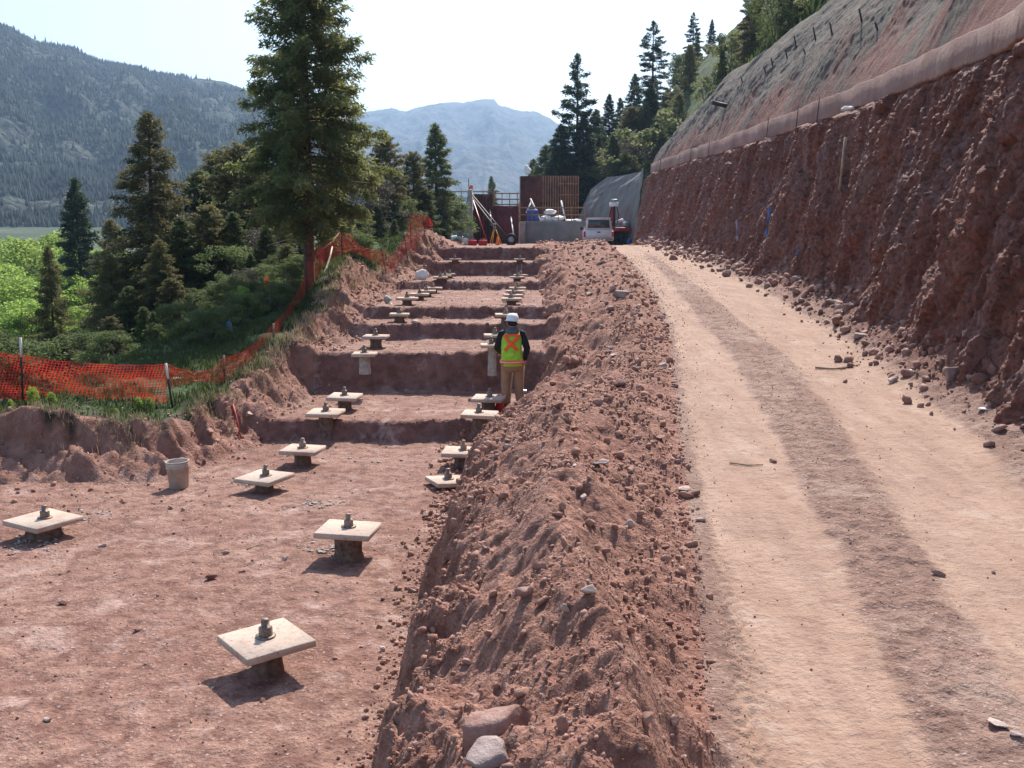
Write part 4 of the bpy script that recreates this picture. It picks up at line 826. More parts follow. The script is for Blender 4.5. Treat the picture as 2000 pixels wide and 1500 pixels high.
def broad(seed, h, R_, nclump, nleaf, ls, mat, bark, z0=.25, stems=4, squash=1.0, lw=.6, tr=.09):
    rs = np.random.RandomState(seed); paths = []; cl = []
    for i in range(nclump):
        t = rs.uniform(z0, 1); a = rs.uniform(0, 6.283); rr = R_ * math.sqrt(rs.uniform()) * (1 - .55 * abs(t - .5) ** 1.5 * 2) * (1 if t < .8 else .75); cl.append((rr * math.cos(a), rr * math.sin(a), h * t * .93, R_ * rs.uniform(.16, .36)))
    for s in range(stems):
        a = rs.uniform(0, 6.283); l = .12 * h; pts = [Vector((0, 0, 0)) + Vector((.1 * math.cos(a), .1 * math.sin(a), 0)), Vector((l * math.cos(a), l * math.sin(a), h * .3)), Vector((l * 1.8 * math.cos(a + .3), l * 1.8 * math.sin(a + .3), h * .6)), Vector((l * 2.3 * math.cos(a + .5), l * 2.3 * math.sin(a + .5), h * .88))]
        paths.append((pts, [tr, tr * .7, tr * .4, tr * .12]))
    for c in cl[::2]:
        t = c[2] / h; st = paths[rs.randint(stems)][0]; q = st[1].lerp(st[2], min(1, max(0, t * .8))); paths.append(([q, q.lerp(Vector(c[:3]), .5) + Vector((0, 0, .05 * h)), Vector(c[:3])], [tr * .3, tr * .18, tr * .05]))
    per = nleaf // nclump; C = []
    for c in cl:
        v = rs.normal(size=(per, 3)); v /= np.linalg.norm(v, axis=1)[:, None]; v *= (rs.uniform(.3, 1.05, per) ** .6)[:, None] * c[3]; v[:, 2] *= .8 * squash; C.append(v + np.array(c[:3]))
    C = np.concatenate(C); D = rs.normal(size=C.shape) + np.array([0, 0, .5]); L = ls * rs.uniform(.5, 1.4, len(C))
    return tubes(paths, 'trunk', bark), leaves_mesh('crown', C, D, L, L * lw, mat, rs)
def tree(name, meshes, loc, s=(1, 1, 1), rz=0, label='', cat='tree', group=None):
    e = empty(name, loc, label, cat, group, rz); e.scale = s; link('trunk', meshes[0], e); link('crown', meshes[1], e); return e
A = np.array
# hero spruce
HS = conifer(11, 8.45, (A([0,.08,.2,.38,.6,.78,.88,.95,1]), A([.80,1.35,1.85,1.75,1.38,.98,.60,.30,.04])), .21, 235, 60, .150, .25, .34, leaf_mat('spruce_needles', (.058,.085,.033), (.130,.165,.060), (.25,.25,.095), .6), M_BARKR, .155)
q = P(607, 602, 27.2); tree('spruce_tree', HS, (q.x, q.y, ground_z(q.x, q.y) - .25), label='tall shaggy spruce with reddish trunk rising at the trench edge', group=None)
hero = [o for o in bpy.data.objects if o.name == 'spruce_tree'][0]; lc = hero.location
m = MB(); m.tube([P(604, 375, 27.2) - lc, P(640, 362, 26.9) - lc, P(690, 354, 26.6) - lc, P(722, 357, 26.5) - lc], [.03, .022, .014, .006], 6); m.tube([P(606, 470, 27.2) - lc, P(560, 468, 26.8) - lc, P(520, 480, 26.5) - lc], [.025, .015, .005], 6); m.build('dead_limb', simple('bleached_wood', (.45,.38,.32), .8), hero)
C1 = conifer(21, 8.6, (A([0,.15,.35,.6,.8,.93,1]), A([1.0,1.5,1.35,1.0,.55,.33,.05])), .06, 190, 48, .14, .28, .42, M_NDLB, M_BARK, .10, keep=.93)
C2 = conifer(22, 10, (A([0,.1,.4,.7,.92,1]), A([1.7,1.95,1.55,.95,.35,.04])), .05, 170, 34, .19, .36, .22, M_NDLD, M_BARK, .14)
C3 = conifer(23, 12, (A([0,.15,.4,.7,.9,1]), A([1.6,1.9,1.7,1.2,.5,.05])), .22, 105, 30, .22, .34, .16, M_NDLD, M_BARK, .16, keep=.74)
C4 = conifer(24, 9, (A([0,.2,.5,.75,.9,1]), A([1.5,1.8,1.7,1.2,.8,.3])), .05, 170, 36, .17, .36, .3, M_NDLB, M_BARK, .13)
C5 = conifer(25, 8, (A([0,.12,.4,.7,.92,1]), A([1.5,1.7,1.35,.85,.4,.04])), .04, 150, 36, .17, .36, .3, M_NDL, M_BARK, .12)
B1 = broad(31, 9, 4.2, 75, 26000, .21, M_LFB, M_BARKG, .12, 5, tr=.12)
B2 = broad(32, 8, 3.2, 60, 20000, .20, M_LFB, M_BARKG, .1, 4, tr=.10)
S1 = broad(33, 5, 2.0, 46, 9000, .13, M_LFD, M_BARKG, .08, 6, tr=.05)
S2 = broad(34, 5.5, 1.8, 40, 4200, .13, M_LFG, M_BARKG, .1, 9, tr=.05)
S3 = broad(35, 1.6, 1.0, 16, 2600, .11, M_LFD, M_BARKG, .1, 4, tr=.025)
S4 = broad(36, 2.2, 1.3, 22, 3400, .12, leaf_mat('pale_shrub_leaves', (.10,.13,.05), (.17,.20,.08), (.30,.30,.14), .5), M_BARKG, .1, 4, tr=.03)
MH = {id(C1): 8.6, id(C2): 10, id(C3): 12, id(C4): 9, id(C5): 8, id(B1): 9, id(B2): 8, id(S1): 5, id(S2): 5.5, id(S3): 1.6, id(S4): 2.2}
def gz_any(x, y):
    if abs(x / (y + 3.6)) < .73 and y < 110: g = ground_z(x, y)
    else: g = -60
    v = float(valley_z(np.array([x]), np.array([y]), 0, np.array([math.hypot(x, y)]))[0]); return max(g, v)
def plant(px, top, d, M, name, label, wide=1.0, group=None, cat='tree', gz=None, rz=None):
    q = P(px, top, d); g = (gz if gz is not None else gz_any(q.x, d)) - .15; s = max(q.z - g, .9) / MH[id(M)]; sw = min(s ** .7 * wide, 1.7 * s)
    return tree(name, M, (q.x, d, g), (sw, sw, s), RR.uniform(0, 6.28) if rz is None else rz, label, cat, group)
T = lambda *a, **k: plant(*a, **k)
T(287, 222, 33, C1, 'spruce_tree', 'slender sparse-topped spruce standing left of the tall one', 1.25, rz=1.0)
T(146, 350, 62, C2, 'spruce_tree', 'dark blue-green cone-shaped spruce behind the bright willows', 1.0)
T(93, 482, 36, C1, 'spruce_tree', 'thin yellowish young spruce in front of the bright willows', .8)
T(752, 268, 50, C4, 'fir_tree', 'round-topped fir just right of the tall spruce', 1.0); T(806, 300, 55, C4, 'fir_tree', 'olive fir between the round-topped fir and the pointed one', .9); T(851, 243, 60, C5, 'fir_tree', 'pointed fir nearest the left formwork', 1.05)
T(468, 285, 37, C4, 'fir_tree', 'broad bright-green fir tucked behind the tall spruce on its left', 1.25); T(425, 335, 42, C5, 'fir_tree', 'second green fir left behind the tall spruce', 1.0); T(520, 330, 40, C4, 'fir_tree', 'fir hidden behind the lower crown of the tall spruce', 1.1)
for (px, top, d, M, lab, wd) in [(362, 350, 41, S2, 'grey leafless scrub tree between the two spruces', 1.2), (395, 400, 36, S2, 'grey twiggy scrub before the green firs', 1.1), (330, 430, 34, S1, 'olive scrub tree right of the slender spruce', 1.1), (440, 470, 32, S1, 'olive scrub tree in deep shade left of the tall spruce', 1.3),
   (505, 440, 34, S2, 'grey scrub under the tall spruce', 1.3), (555, 430, 35, C5, 'young fir under the tall spruce', 1.2), (655, 395, 37, S1, 'olive scrub right of the spruce trunk', 1.2), (700, 400, 42, C4, 'short fir right of the spruce trunk', 1.1),
   (720, 340, 47, S2, 'grey scrub tree behind the drooping limb', 1.3), (775, 385, 50, S1, 'olive scrub below the round-topped fir', 1.3), (830, 370, 55, C5, 'short fir below the pointed fir', 1.3), (868, 372, 62, S1, 'olive scrub beside the scaffold', 1.3),
   (235, 520, 33, C5, 'young fir at the foot of the slender spruce, left', 1.2), (335, 545, 29, C4, 'shaggy young fir at the foot of the slender spruce, right', 1.2), (160, 640, 28, S1, 'dark scrub in front of the thin young spruce', 1.2),
   (395, 560, 27, S1, 'dark scrub behind the middle of the fence', 1.3), (70, 650, 26, S1, 'dark scrub behind the left fence post', 1.3), (280, 600, 25, C5, 'small dark fir right behind the fence', 1.2), (480, 545, 28, S2, 'grey scrub beside the flagged stake', 1.2), (545, 520, 31, S1, 'dark scrub left of the spruce trunk', 1.2),
   (700, 450, 36, S1, 'green scrub on the brow behind the net', .9), (770, 440, 42, C5, 'small fir on the brow behind the net', 1.0), (-30, 640, 24, S1, 'scrub at the left end of the fence', 1.2), (215, 640, 24, S1, 'low scrub behind the sagging net', 1.2), (440, 610, 26, S1, 'low scrub by the blue flagged stake', 1.0),
   (350, 640, 23, S1, 'low dark scrub above the fence corner', 1.1), (870, 420, 70, C5, 'small fir behind the scaffold', 1.0), (640, 440, 33, C4, 'dark fir directly behind the spruce trunk', 1.2), (590, 470, 33, C2, 'dark fir to the left behind the spruce trunk', 1.3)]:
    nm = 'fir_tree' if 'fir' in lab else 'scrub_tree'; T(px, top, d, M, nm, lab, wd)
for (px, top, d, M, lab) in [(40, 462, 74, B1, 'bright spring-green willow at the left edge'), (105, 452, 82, B2, 'bright green willow left of the dark cone spruce'), (185, 480, 70, B1, 'bright green willow right of the dark cone spruce'), (-50, 500, 66, B1, 'bright green willow cut by the photo edge'), (130, 535, 60, B2, 'lower bright willow in front of the others'), (235, 520, 66, B2, 'bright willow behind the slender spruce'),
    (10, 540, 56, B2, 'small bright willow at the lower left'), (60, 585, 50, B2, 'nearest bright willow behind the fence'), (300, 540, 72, B1, 'bright willow glimpsed between the spruces'), (185, 590, 52, B2, 'near bright willow right of the young spruce')]:
    T(px, top, d, M, 'willow_tree', lab, 1.35)
# right-hand hillside
def onhill(px, d, dx=0): x = (px - 1000) / 2000 * d * .99 + dx; return x, hz(x, d) if d > 72 else hz(x, d)
def TH(px, top, d, M, name, label, wide=1.0, group=None):
    x = P(px, top, d).x; i = 0; g = max(-.6, hz(x, d)); return plant(px, top, d, M, name, label, wide, group, gz=g)
TH(1128, 108, 93, C3, 'fir_tree', 'tall open-branched fir above the big formwork', 1.15); TH(1277, 42, 104, C3, 'fir_tree', 'very tall sparse fir on the skyline', 1.2); TH(1355, 25, 122, C3, 'fir_tree', 'sparse fir higher up on the skyline', 1.0); TH(1391, 38, 125, C2, 'fir_tree', 'small dense fir, highest on the skyline', .75)
for (px, top, d, M, lab, wd) in [(1095, 245, 92, C2, 'dense dark fir left of the tall open fir', 1.3), (1140, 230, 92, C2, 'dense dark fir under the tall open fir', 1.4), (1165, 215, 97, C2, 'dark fir right of the tall open fir', 1.2), (1065, 285, 96, C5, 'smaller fir left of the dark group', 1.2), (1042, 312, 100, C5, 'fir beside the white bundle', 1.1),
   (1190, 185, 104, C2, 'narrow fir on the skyline between the tall ones', .95), (1212, 192, 106, C5, 'second narrow fir between the tall ones', .9), (1240, 145, 108, C2, 'pointed fir left of the very tall one', 1.0), (1272, 165, 98, C2, 'broad dark fir below the very tall one', 1.5), (1235, 210, 96, C4, 'olive fir lower on the hillside', 1.3), (1305, 175, 100, C4, 'olive fir right of the broad dark one', 1.2),
   (1325, 110, 118, C5, 'small fir below the higher sparse one', 1.1), (1335, 150, 108, C4, 'olive fir on the open slope', 1.1), (1200, 260, 92, C5, 'fir above the grey scrub', 1.2), (960, 345, 150, C5, 'lone small fir behind the left formwork', .8), (1170, 270, 94, C2, 'dark fir above the shotcrete wall', 1.2), (1110, 300, 94, C2, 'low dark fir behind the big formwork', 1.5), (1290, 215, 92, C5, 'low fir near the crest of the slope', 1.2)]:
    TH(px, top, d, M, 'fir_tree', lab, wd)
for (px, top, d, M, lab, wd) in [(1215, 290, 88, S2, 'large grey leafless bush above the shotcrete wall', 1.6), (1250, 270, 86, S2, 'grey leafless bush near the end of the cut', 1.8), (1190, 300, 87, S4, 'pale green bush above the shotcrete wall', 2.0), (1170, 315, 87, S4, 'pale green bush at the left of the shotcrete wall top', 1.6), (1225, 312, 86, S4, 'yellow-green bush beside the end of the cut', 1.6), (1305, 225, 84, S4, 'yellow-green bush on the crest', 1.6)]:
    q = P(px, top, d); plant(px, top - 8, d + 5, M, 'bush', lab, wd, gz=(P(px, 348, d).z if px < 1290 else hz(q.x, d)))
r = random.Random(77)
for i in range(85):
    yb = math.exp(r.uniform(math.log(42), math.log(120))); 
    if yb < 71: c = cr[int(np.argmin(abs(cr[:, 1] - yb)))]; x = c[0] + .3 + abs(r.gauss(0, 1)) * 7
    else: x = xfoot(yb) + 6 + r.random() ** 1.3 * 26
    Mx = r.choice([S3, S4, S3, S1, S1, C5, C4]); g = hz(x, yb) - .1; s = {id(S1): .62, id(C5): .42, id(C4): .45}.get(id(Mx), 1.25) * r.uniform(.7, 1.25)
    tree('hillside_shrub', Mx, (x, yb, g), (s, s, s), r.uniform(0, 6), 'leafy shrub on the green hillside above the grey slope', 'shrub', 'shrubs on the hillside')
# ------------------------------------------------------------------ grass blades, dry roots
def blades(name, label, n, pos, hh, mat, seed, wd=.012, bend=.5, hang=False):
    rs = np.random.RandomState(seed); x, y, z, keepm = pos(rs, n); x, y, z = x[keepm], y[keepm], z[keepm]; n = len(x); h = hh * rs.uniform(.4, 1.3, n); a = rs.uniform(0, 6.283, n); w_ = wd * rs.uniform(.6, 1.4, n) * (y / 18)
    d = np.stack([np.cos(a), np.sin(a), 0*a], 1) * (h * bend * rs.uniform(.2, 1, n))[:, None]; s = np.stack([-np.sin(a), np.cos(a), 0*a], 1) * w_[:, None]; p0 = np.stack([x, y, z], 1)
    up = np.stack([0*h, 0*h, (-h if hang else h)], 1)
    V = np.stack([p0 - s, p0 + s, p0 + up * .6 + d * .35 + s * .6, p0 + up + d, p0 + up * .6 + d * .35 - s * .6], 1); b = np.arange(n)[:, None] * 5
    F = [np.concatenate([b + np.array([[0, 1, 2, 4]])]), np.concatenate([b + np.array([[4, 2, 3]])])]; tag(link(name, mesh_np(name, V, F, mat)), label, 'grass', kind='stuff')
def verge(rs, n):
    y = np.exp(rs.uniform(np.log(14.5), np.log(44), n)); lx = ip(y, LT[4:, 1], LT[4:, 0]); x = np.where(y < 17, rs.uniform(-12, -5, n), lx - .7 - np.abs(rs.normal(0, 2.6, n))); x = np.where((rs.uniform(size=n) < .35) & (y < 24), rs.uniform(-15, -6, n), x)
    z, reg, at_ = terrain(x, y); return x, y, z, (at_['grass'] > .35) & (fbm(x * .8, y * .8, 3., 3) > -.25)
M_GR = leaf_mat('grass_blades', (.022,.038,.012), (.045,.07,.02), (.10,.125,.04), .45); M_DRY = leaf_mat('dry_grass_blades', (.12,.085,.05), (.22,.17,.10), (.34,.28,.17), .3)
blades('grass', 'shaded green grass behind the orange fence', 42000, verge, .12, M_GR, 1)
def lipf(rs, n):
    y = np.exp(rs.uniform(np.log(13.6), np.log(44), n)); near = y < 16.4; lx = ip(y, LT[4:, 1], LT[4:, 0]); x = np.where(near, rs.uniform(-11, -5, n), lx - .75 + rs.normal(0, .22, n)); y = np.where(near, 15.2 + rs.normal(0, .22, n), y); z, reg, at_ = terrain(x, y); return x, y, z, (at_['bank'] > .2) & (fbm(x * 1.5, y * 1.5, 7., 2) > -.1)
blades('dry_roots', 'dry grass and roots hanging over the left bank', 9000, lipf, .15, M_DRY, 2, .006, .9)
def hillf(rs, n):
    i = rs.randint(0, len(cr), n); c = cr[i]; x = c[:, 0] + np.abs(rs.normal(0, 6, n)) + .05; y = c[:, 1] + rs.normal(0, .3, n); z = c[:, 2] + (x - c[:, 0]) * .95; return x, y, z, y > 30
blades('grass', 'rough grass tufts on the hillside above the crest', 14000, hillf, .55, M_GR, 3, .03, .7)
for i, (px, py, d, s) in enumerate([(62, 752, 15.9, .22), (100, 775, 15.7, .18), (268, 758, 16.4, .16), (290, 755, 16.5, .15), (225, 780, 15.9, .12), (20, 780, 15.8, .14), (475, 580, 24.5, .5)]):
    q = P(px, py, d); tree('weed', B2, (q.x, d, ground_z(q.x, d) - .04), (s * .14, s * .14, s * .20), i, ['fresh green weed right of the left fence post', 'second weed sprouting below the netting', 'weed under the middle of the netting', 'weed right of the one under the netting', 'tiny weed on the bank lip', 'weed at the left end of the bank', 'fresh green seedling among the dark trees'][i], 'weed')
for (px, top, d, M, lab, wd) in [(385, 335, 41, C5, 'mid-green fir between the slender and the tall spruce', 1.5), (345, 400, 38, C1, 'olive spruce right of the slender one', 1.3), (430, 300, 44, C4, 'green fir rising behind the broad bright-green one', 1.3), (215, 430, 40, C1, 'olive spruce left of the slender one', 1.3), (300, 455, 36, C5, 'green fir partly behind the slender spruce', 1.5)]: T(px, top, d, M, 'fir_tree', lab, wd)
for (px, top, d, lab, s_) in [(500, 590, 25.5, 'dark low scrub right of the blue flagged stake', 1.2), (560, 585, 27.5, 'dark low scrub beneath the tall spruce', 1.2), (535, 620, 24.5, 'dark low bush where the fence climbs the bank', 1.0), (470, 640, 23.5, 'dark bush just behind the second fence post', 1.0), (410, 655, 22, 'dark bush at the dip of the fence', 1.0), (590, 560, 29, 'dark scrub against the spruce trunk', 1.1), (450, 570, 28, 'dark scrub behind the blue flagged stake', 1.3), (520, 555, 28.5, 'dark scrub behind the orange flagged stake', 1.2)]: T(px, top, d, S1, 'scrub_tree', lab, s_)
for (px, top, d, M, lab, wd) in [(355, 425, 32, C5, 'feathery green fir halfway between the two spruces', 1.2), (405, 405, 33, C4, 'feathery olive fir left of the tall spruce', 1.1), (455, 415, 33, C5, 'feathery green fir touching the crown of the tall spruce', 1.1), (520, 440, 32, C5, 'dark fir under the left boughs of the tall spruce', 1.1), (310, 470, 30, C1, 'thin shaggy spruce right in front of the slender one', 1.2), (215, 500, 31, C1, 'thin shaggy spruce left of the slender one', 1.2), (560, 480, 30, C4, 'dim fir beside the big spruce trunk', 1.0)]: T(px, top, d, M, 'fir_tree', lab, wd)
# extra dark understorey behind the fence
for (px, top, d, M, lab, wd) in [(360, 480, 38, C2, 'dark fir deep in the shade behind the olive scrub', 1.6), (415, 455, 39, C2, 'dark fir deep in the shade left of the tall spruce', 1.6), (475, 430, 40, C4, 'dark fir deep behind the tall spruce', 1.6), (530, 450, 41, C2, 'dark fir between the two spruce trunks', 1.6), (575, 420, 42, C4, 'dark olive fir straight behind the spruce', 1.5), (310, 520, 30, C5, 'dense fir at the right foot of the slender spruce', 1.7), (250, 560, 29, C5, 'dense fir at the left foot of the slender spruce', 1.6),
   (365, 570, 30, C4, 'dense olive fir above the fence corner', 1.6), (430, 540, 30, C5, 'dense fir behind the blue flagged stake', 1.6), (490, 520, 31, C5, 'dense fir behind the orange flagged stake', 1.6), (215, 620, 27, C4, 'dense olive fir behind the long net', 1.6), (120, 655, 27, C5, 'dense dark fir behind the left net', 1.6), (40, 660, 27, C4, 'dense olive fir at the left end of the net', 1.6), (300, 620, 23.5, C5, 'low dense fir right behind the net corner', 1.7), (560, 540, 33, C4, 'dense fir beside the spruce trunk', 1.5),
   (680, 420, 40, C4, 'dense fir beyond the mound of soil', 1.5), (735, 400, 46, C5, 'dense fir beyond the low point of the net', 1.5), (790, 390, 52, C4, 'dense fir beyond the raised fold of the net', 1.5), (650, 470, 36, C5, 'dense small fir right of the spruce trunk', 1.4)]:
    T(px, top, d, M, 'fir_tree', lab, wd)
# ------------------------------------------------------------------ construction site at the top
M_PLY = simple('brown_form_panel', (.17,.048,.034), .8, var=.3, scale=1.5, bump=.2); M_PLYD = simple('dark_form_panel', (.085,.032,.028), .8, var=.3, scale=1.5); M_STUD = simple('tan_timber', (.36,.22,.12), .8, var=.2, scale=3); M_CONC = simple('raw_concrete', (.24,.225,.215), .9, var=.15, scale=1.2, bump=.3); M_CONCL = simple('light_concrete', (.36,.32,.28), .9, var=.12, scale=2)
M_BLUE = simple('blue_plastic', (.05,.11,.36), .5, var=.15, scale=2); M_RED = simple('red_plastic', (.55,.03,.03), .4, var=.12, scale=6); M_YEL = simple('yellow_paint', (.75,.36,.03), .45, var=.1, scale=10); M_STEEL = simple('grey_steel', (.35,.35,.36), .45, .6, var=.15, scale=8); M_TARP = simple('white_tarp', (.80,.81,.82), .6, var=.06, scale=2, bump=.5)
M_BLK = simple('black_rubber', (.02,.02,.022), .7, var=.2, scale=20)
PLAT = -.38
def BXP(px0, py0, px1, py1, d, dep, ch=.0, name='x', mat=None, parent=None, loc0=None):
    a, b = P(px0, py0, d), P(px1, py1, d); m = MB(); lo = loc0 or Vector((0, 0, 0)); m.box(((a.x + b.x) / 2 - lo.x, d + dep / 2 - lo.y, (a.z + b.z) / 2 - lo.z), (abs(b.x - a.x), dep, abs(a.z - b.z)), ch=ch); return m.build(name, mat, parent)
def LINE(a, b, r, name, mat, parent, lo, n=6):
    m = MB(); m.tube([a - lo, b - lo], r, n); return m.build(name, mat, parent)
# big formwork
d = 82; a = P(1015, 470, d); lo = Vector((a.x, d, PLAT)); e = empty('wall_formwork', lo, 'large brown timber wall formwork with upright studs above the concrete block wall', 'formwork')
m = MB(); w_ = P(1131, 345, d).x - a.x; hgt = P(1131, 344, d).z - PLAT; m.box((w_ / 2, .05, hgt / 2), (w_, .10, hgt)); m.build('panel', M_PLY, e)
n = 24
for i in range(n):
    xx = .05 + (w_ - .1) * i / (n - 1); m = MB(); m.box((xx, -.055, hgt / 2 + .02), (.05, .10 if i > 8 else .07, hgt + .03)); m.build('stud', M_STUD if i > 8 or i == 0 else M_PLY, e)
for j, zz in enumerate([.95, 1.25, 2.1, 3.35, 4.2]):
    x0 = 0 if j < 2 else (w_ * .45 if j == 2 else w_ * .66); m = MB(); m.box(((x0 + w_ + .3 * (j < 2)) / 2, -.14, zz + .4), (w_ - x0 + .3 * (j < 2), .07, .07)); m.build('wale', M_STUD, e)
q = P(1031, 333, d); lump('bundle', (q.x, d, lo.z + hgt + .42), (.28, .22, .48), M_TARP, 'white bundle perched on top of the big formwork', 'bundle', 6)
# concrete block wall
a, b = P(1027, 432, 74), P(1142, 476, 74); m = MB(); lo = Vector((a.x, 74, PLAT)); e = empty('block_wall', lo, 'low grey concrete wall in front of the big formwork', 'wall')
hgt = a.z - PLAT; w_ = b.x - a.x; m.box((w_ / 2, 2.0, hgt / 2 - .3), (w_, 4.0, hgt + .6), ch=.02); m.build('wall', M_CONC, e); m = MB(); m.box((-.24, 1.6, hgt / 2 - .3), (.45, 3.4, hgt + .5), ch=.02); m.build('end_face', M_CONCL, e)  # left end face of the same wall, a separate box coloured lighter
zt = a.z
for (px, py, sx, sz, lab, sd_) in [(1064, 420, .62, .32, 'left white wrapped bundle on the concrete wall', 3), (1092, 424, .58, .30, 'middle white wrapped bundle on the concrete wall', 7), (1075, 414, .45, .26, 'uppermost bundle of the white heap', 8), (1112, 430, .30, .12, 'flat white sack right of the heap on the wall', 9), (1128, 430, .32, .12, 'flat white sack at the right end of the wall', 12)]:
    q = P(px, py, 75.0); lump('wrapped_bundle', (q.x, 75 + (.5 if 'upper' in lab else 0), max(zt + sz * .5, q.z if 'upper' in lab else 0)), (sx, .5, sz), M_TARP, lab, 'bundle', sd_, 'bundles stored on the wall')
q = P(1040, 422, 75.5); e2 = empty('water_tank', (q.x, 75.5, zt + .002), 'blue plastic tank standing on the concrete wall', 'tank'); m = MB(); m.box((0, 0, .42), (.82, .7, .84), ch=.05); m.build('body', M_BLUE, e2); m = MB(); m.lathe([(.14, 0), (.14, .08), (0, .085)], n=14); m.build('lid', M_BLK, e2, (0, 0, .84))
# guard rail on the wall
lo = Vector((P(1013, 432, 73.6).x, 73.9, zt)); e = empty('guard_rail', lo, 'timber guard rail with leaning props on the concrete wall', 'railing'); w_ = P(1142, 432, 74).x - lo.x
for z_ in (.45, .95): m = MB(); m.box((w_ / 2, 0, z_), (w_ + .2, .04, .09)); m.build('rail', M_STUD, e)
for i in range(6): m = MB(); m.box((w_ * i / 5, .05, .55), (.06, .05, 1.1)); m.build('post', M_STUD, e)
for (p0, p1) in [((1038, 394), (1028, 415)), ((1036, 388), (1056, 430)), ((1096, 392), (1104, 428))]: LINE(P(*p0, 76), P(*p1, 75.2), .06, 'prop', M_WHT, e, lo)
# left formwork
d = 72; lo = Vector((P(925, 478, d).x, d, PLAT)); e = empty('wall_formwork', lo, 'dark red formwork panels with steel braces left of the concrete wall', 'formwork'); 
m = MB(); w1 = P(963, 478, d).x - lo.x; h1 = P(925, 379, d).z - PLAT; m.box((w1 / 2, .05, h1 / 2), (w1, .1, h1)); m.build('panel', M_PLYD, e)
for i in range(7): m = MB(); m.box((.04 + (w1 - .08) * i / 6, -.04, h1 / 2), (.05, .08, h1)); m.build('stud', M_BARP if False else M_PLY, e)
w2 = P(1013, 478, d).x - lo.x; h2 = P(925, 402, d).z - PLAT; m = MB(); m.box(((w1 + w2) / 2, .30, h2 / 2), (w2 - w1 - .004, .1, h2)); m.build('panel', simple('crimson_form_panel', (.17,.035,.040), .7, var=.2, scale=2), e)
for i in range(8): m = MB(); m.box((w1 + .06 + (w2 - w1 - .1) * i / 7, .21, h2 / 2), (.04, .07, h2)); m.build('stud', M_PLY, e)
for j, zz in enumerate([h2 + .10, h2 + .45, h2 + .85]): m = MB(); m.box(((w1 + w2) / 2, .2, zz), (w2 - w1 + .1, .05, .08)); m.build('rail', M_STUD, e)
for i in range(4): m = MB(); m.box((w1 + .1 + (w2 - w1 - .2) * i / 3, .25, h2 + .45), (.06, .05, .95)); m.build('rail_post', M_STUD, e)
for (p0, p1, mt, dd) in [((922, 380), (1000, 474), M_POST, 66), ((924, 388), (985, 468), M_POST, 67), ((924, 392), (951, 470), M_RED, 69), ((957, 410), (960, 440), M_STEEL, 69.5), ((998, 424), (1004, 466), M_WHT, 69)]: LINE(P(*p0, 71.5), P(*p1, dd), .045, 'brace', mt, e, lo)
d = 71; lo = Vector((P(918, 478, d).x, d, PLAT)); e = empty('concrete_column', lo, 'narrow grey concrete column end at the left of the dark formwork', 'column'); m = MB(); h1 = P(918, 371, d).z - PLAT; m.box((0, .6, h1 / 2 - .2), (.30, 1.2, h1 + .4), ch=.02); m.build('shaft', M_CONCL, e)
m = MB(); m.tube([(-.05, 0, h1), (-.07, 0, h1 + .75)], .03, 6); m.build('rod', M_POST, e); LINE(P(914, 384, 71), P(894, 474, 67), .05, 'brace', M_BLUE, e, lo)
lump('orange_rag', (lo.x + .12, 71, PLAT + h1 + .16), (.16, .12, .17), simple('orange_cloth', (.9,.16,.07), .7), 'orange rag hanging on top of the concrete column', 'rag', 14)
# raised deck far left
d = 90; lo = Vector((P(880, 430, d).x, d, -.5)); e = empty('scaffold_deck', lo, 'scaffold deck with timber rails at the far left of the site', 'scaffold'); z0 = P(890, 419, d).z + .5; w_ = P(965, 420, d).x - lo.x
m = MB(); m.box((w_ / 2, 1, z0), (w_, 2, .75)); m.build('deck', M_PLYD, e); m = MB(); m.box((w_ / 2, 1.3, (z0 - .4) / 2), (w_ - .3, 1.4, z0 - .4)); m.build('pier', M_CONC, e)
for z_ in (.75, 1.35, 1.95): m = MB(); m.box((w_ / 2, -.02, z0 + z_), (w_ + 1, .05, .09)); m.build('rail', M_STUD, e)
for i in range(5): m = MB(); m.box((w_ * i / 4, 0, z0 + 1.2), (.07, .06, 1.9)); m.build('post', M_STUD, e)
# low spur with pinkish cut behind
yv = np.linspace(118, 190, 60); xv = np.linspace(-22, 40, 100); Yn, Xn = np.meshgrid(yv, xv, indexing='ij'); Zn = -6 + 16 * ss((Xn + 9) / 16) * ss((Yn - 118) / 18) * (1 - ss((Yn - 150) / 50)) + .7 * fbm(Xn * .25, Yn * .25, 3., 4)
k = NT('spur_soil'); p = k.pos(); k.col(k.ramp(k.noise(p, .35, 6, .7), [(.4, (.26,.15,.115)), (.52, (.14,.13,.07)), (.7, (.07,.095,.035))])); k.bump(k.noise(p, 2, 5, .7), 1, .4)
tag(link('hillside', mesh_np('hillside', np.stack([Xn, Yn, Zn], -1), grid_faces(60, 100), k.m, True)), 'low pinkish spur behind the formwork', kind='structure')
# instrument on yellow tripod
b0 = P(966, 480, 55); b0.z = ground_z(b0.x, 55); e = empty('survey_tripod', b0, 'yellow survey tripod with white instrument on the top terrace', 'tripod'); hh = P(966, 449, 55).z - b0.z
for i in range(3):
    a = R(90 + 120 * i + 20); m = MB(); m.tube([(.07 * math.cos(a), .07 * math.sin(a), hh), (.42 * math.cos(a), .42 * math.sin(a), 0)], [.035, .02], 6); m.build('leg', M_YEL, e)
m = MB(); m.lathe([(0, 0), (.09, 0), (.09, .035), (.045, .05), (.045, .09), (0, .09)], n=16); m.build('head', M_STEEL, e, (0, 0, hh)); m = MB(); m.box((0, 0, .13), (.17, .12, .26), ch=.03); ins = m.build('instrument', M_STUBG, e, (0, 0, hh + .09)); m = MB(); m.tube([(0, -.12, .14), (0, .12, .14)], .045, 12); m.build('telescope', M_BLK, ins)
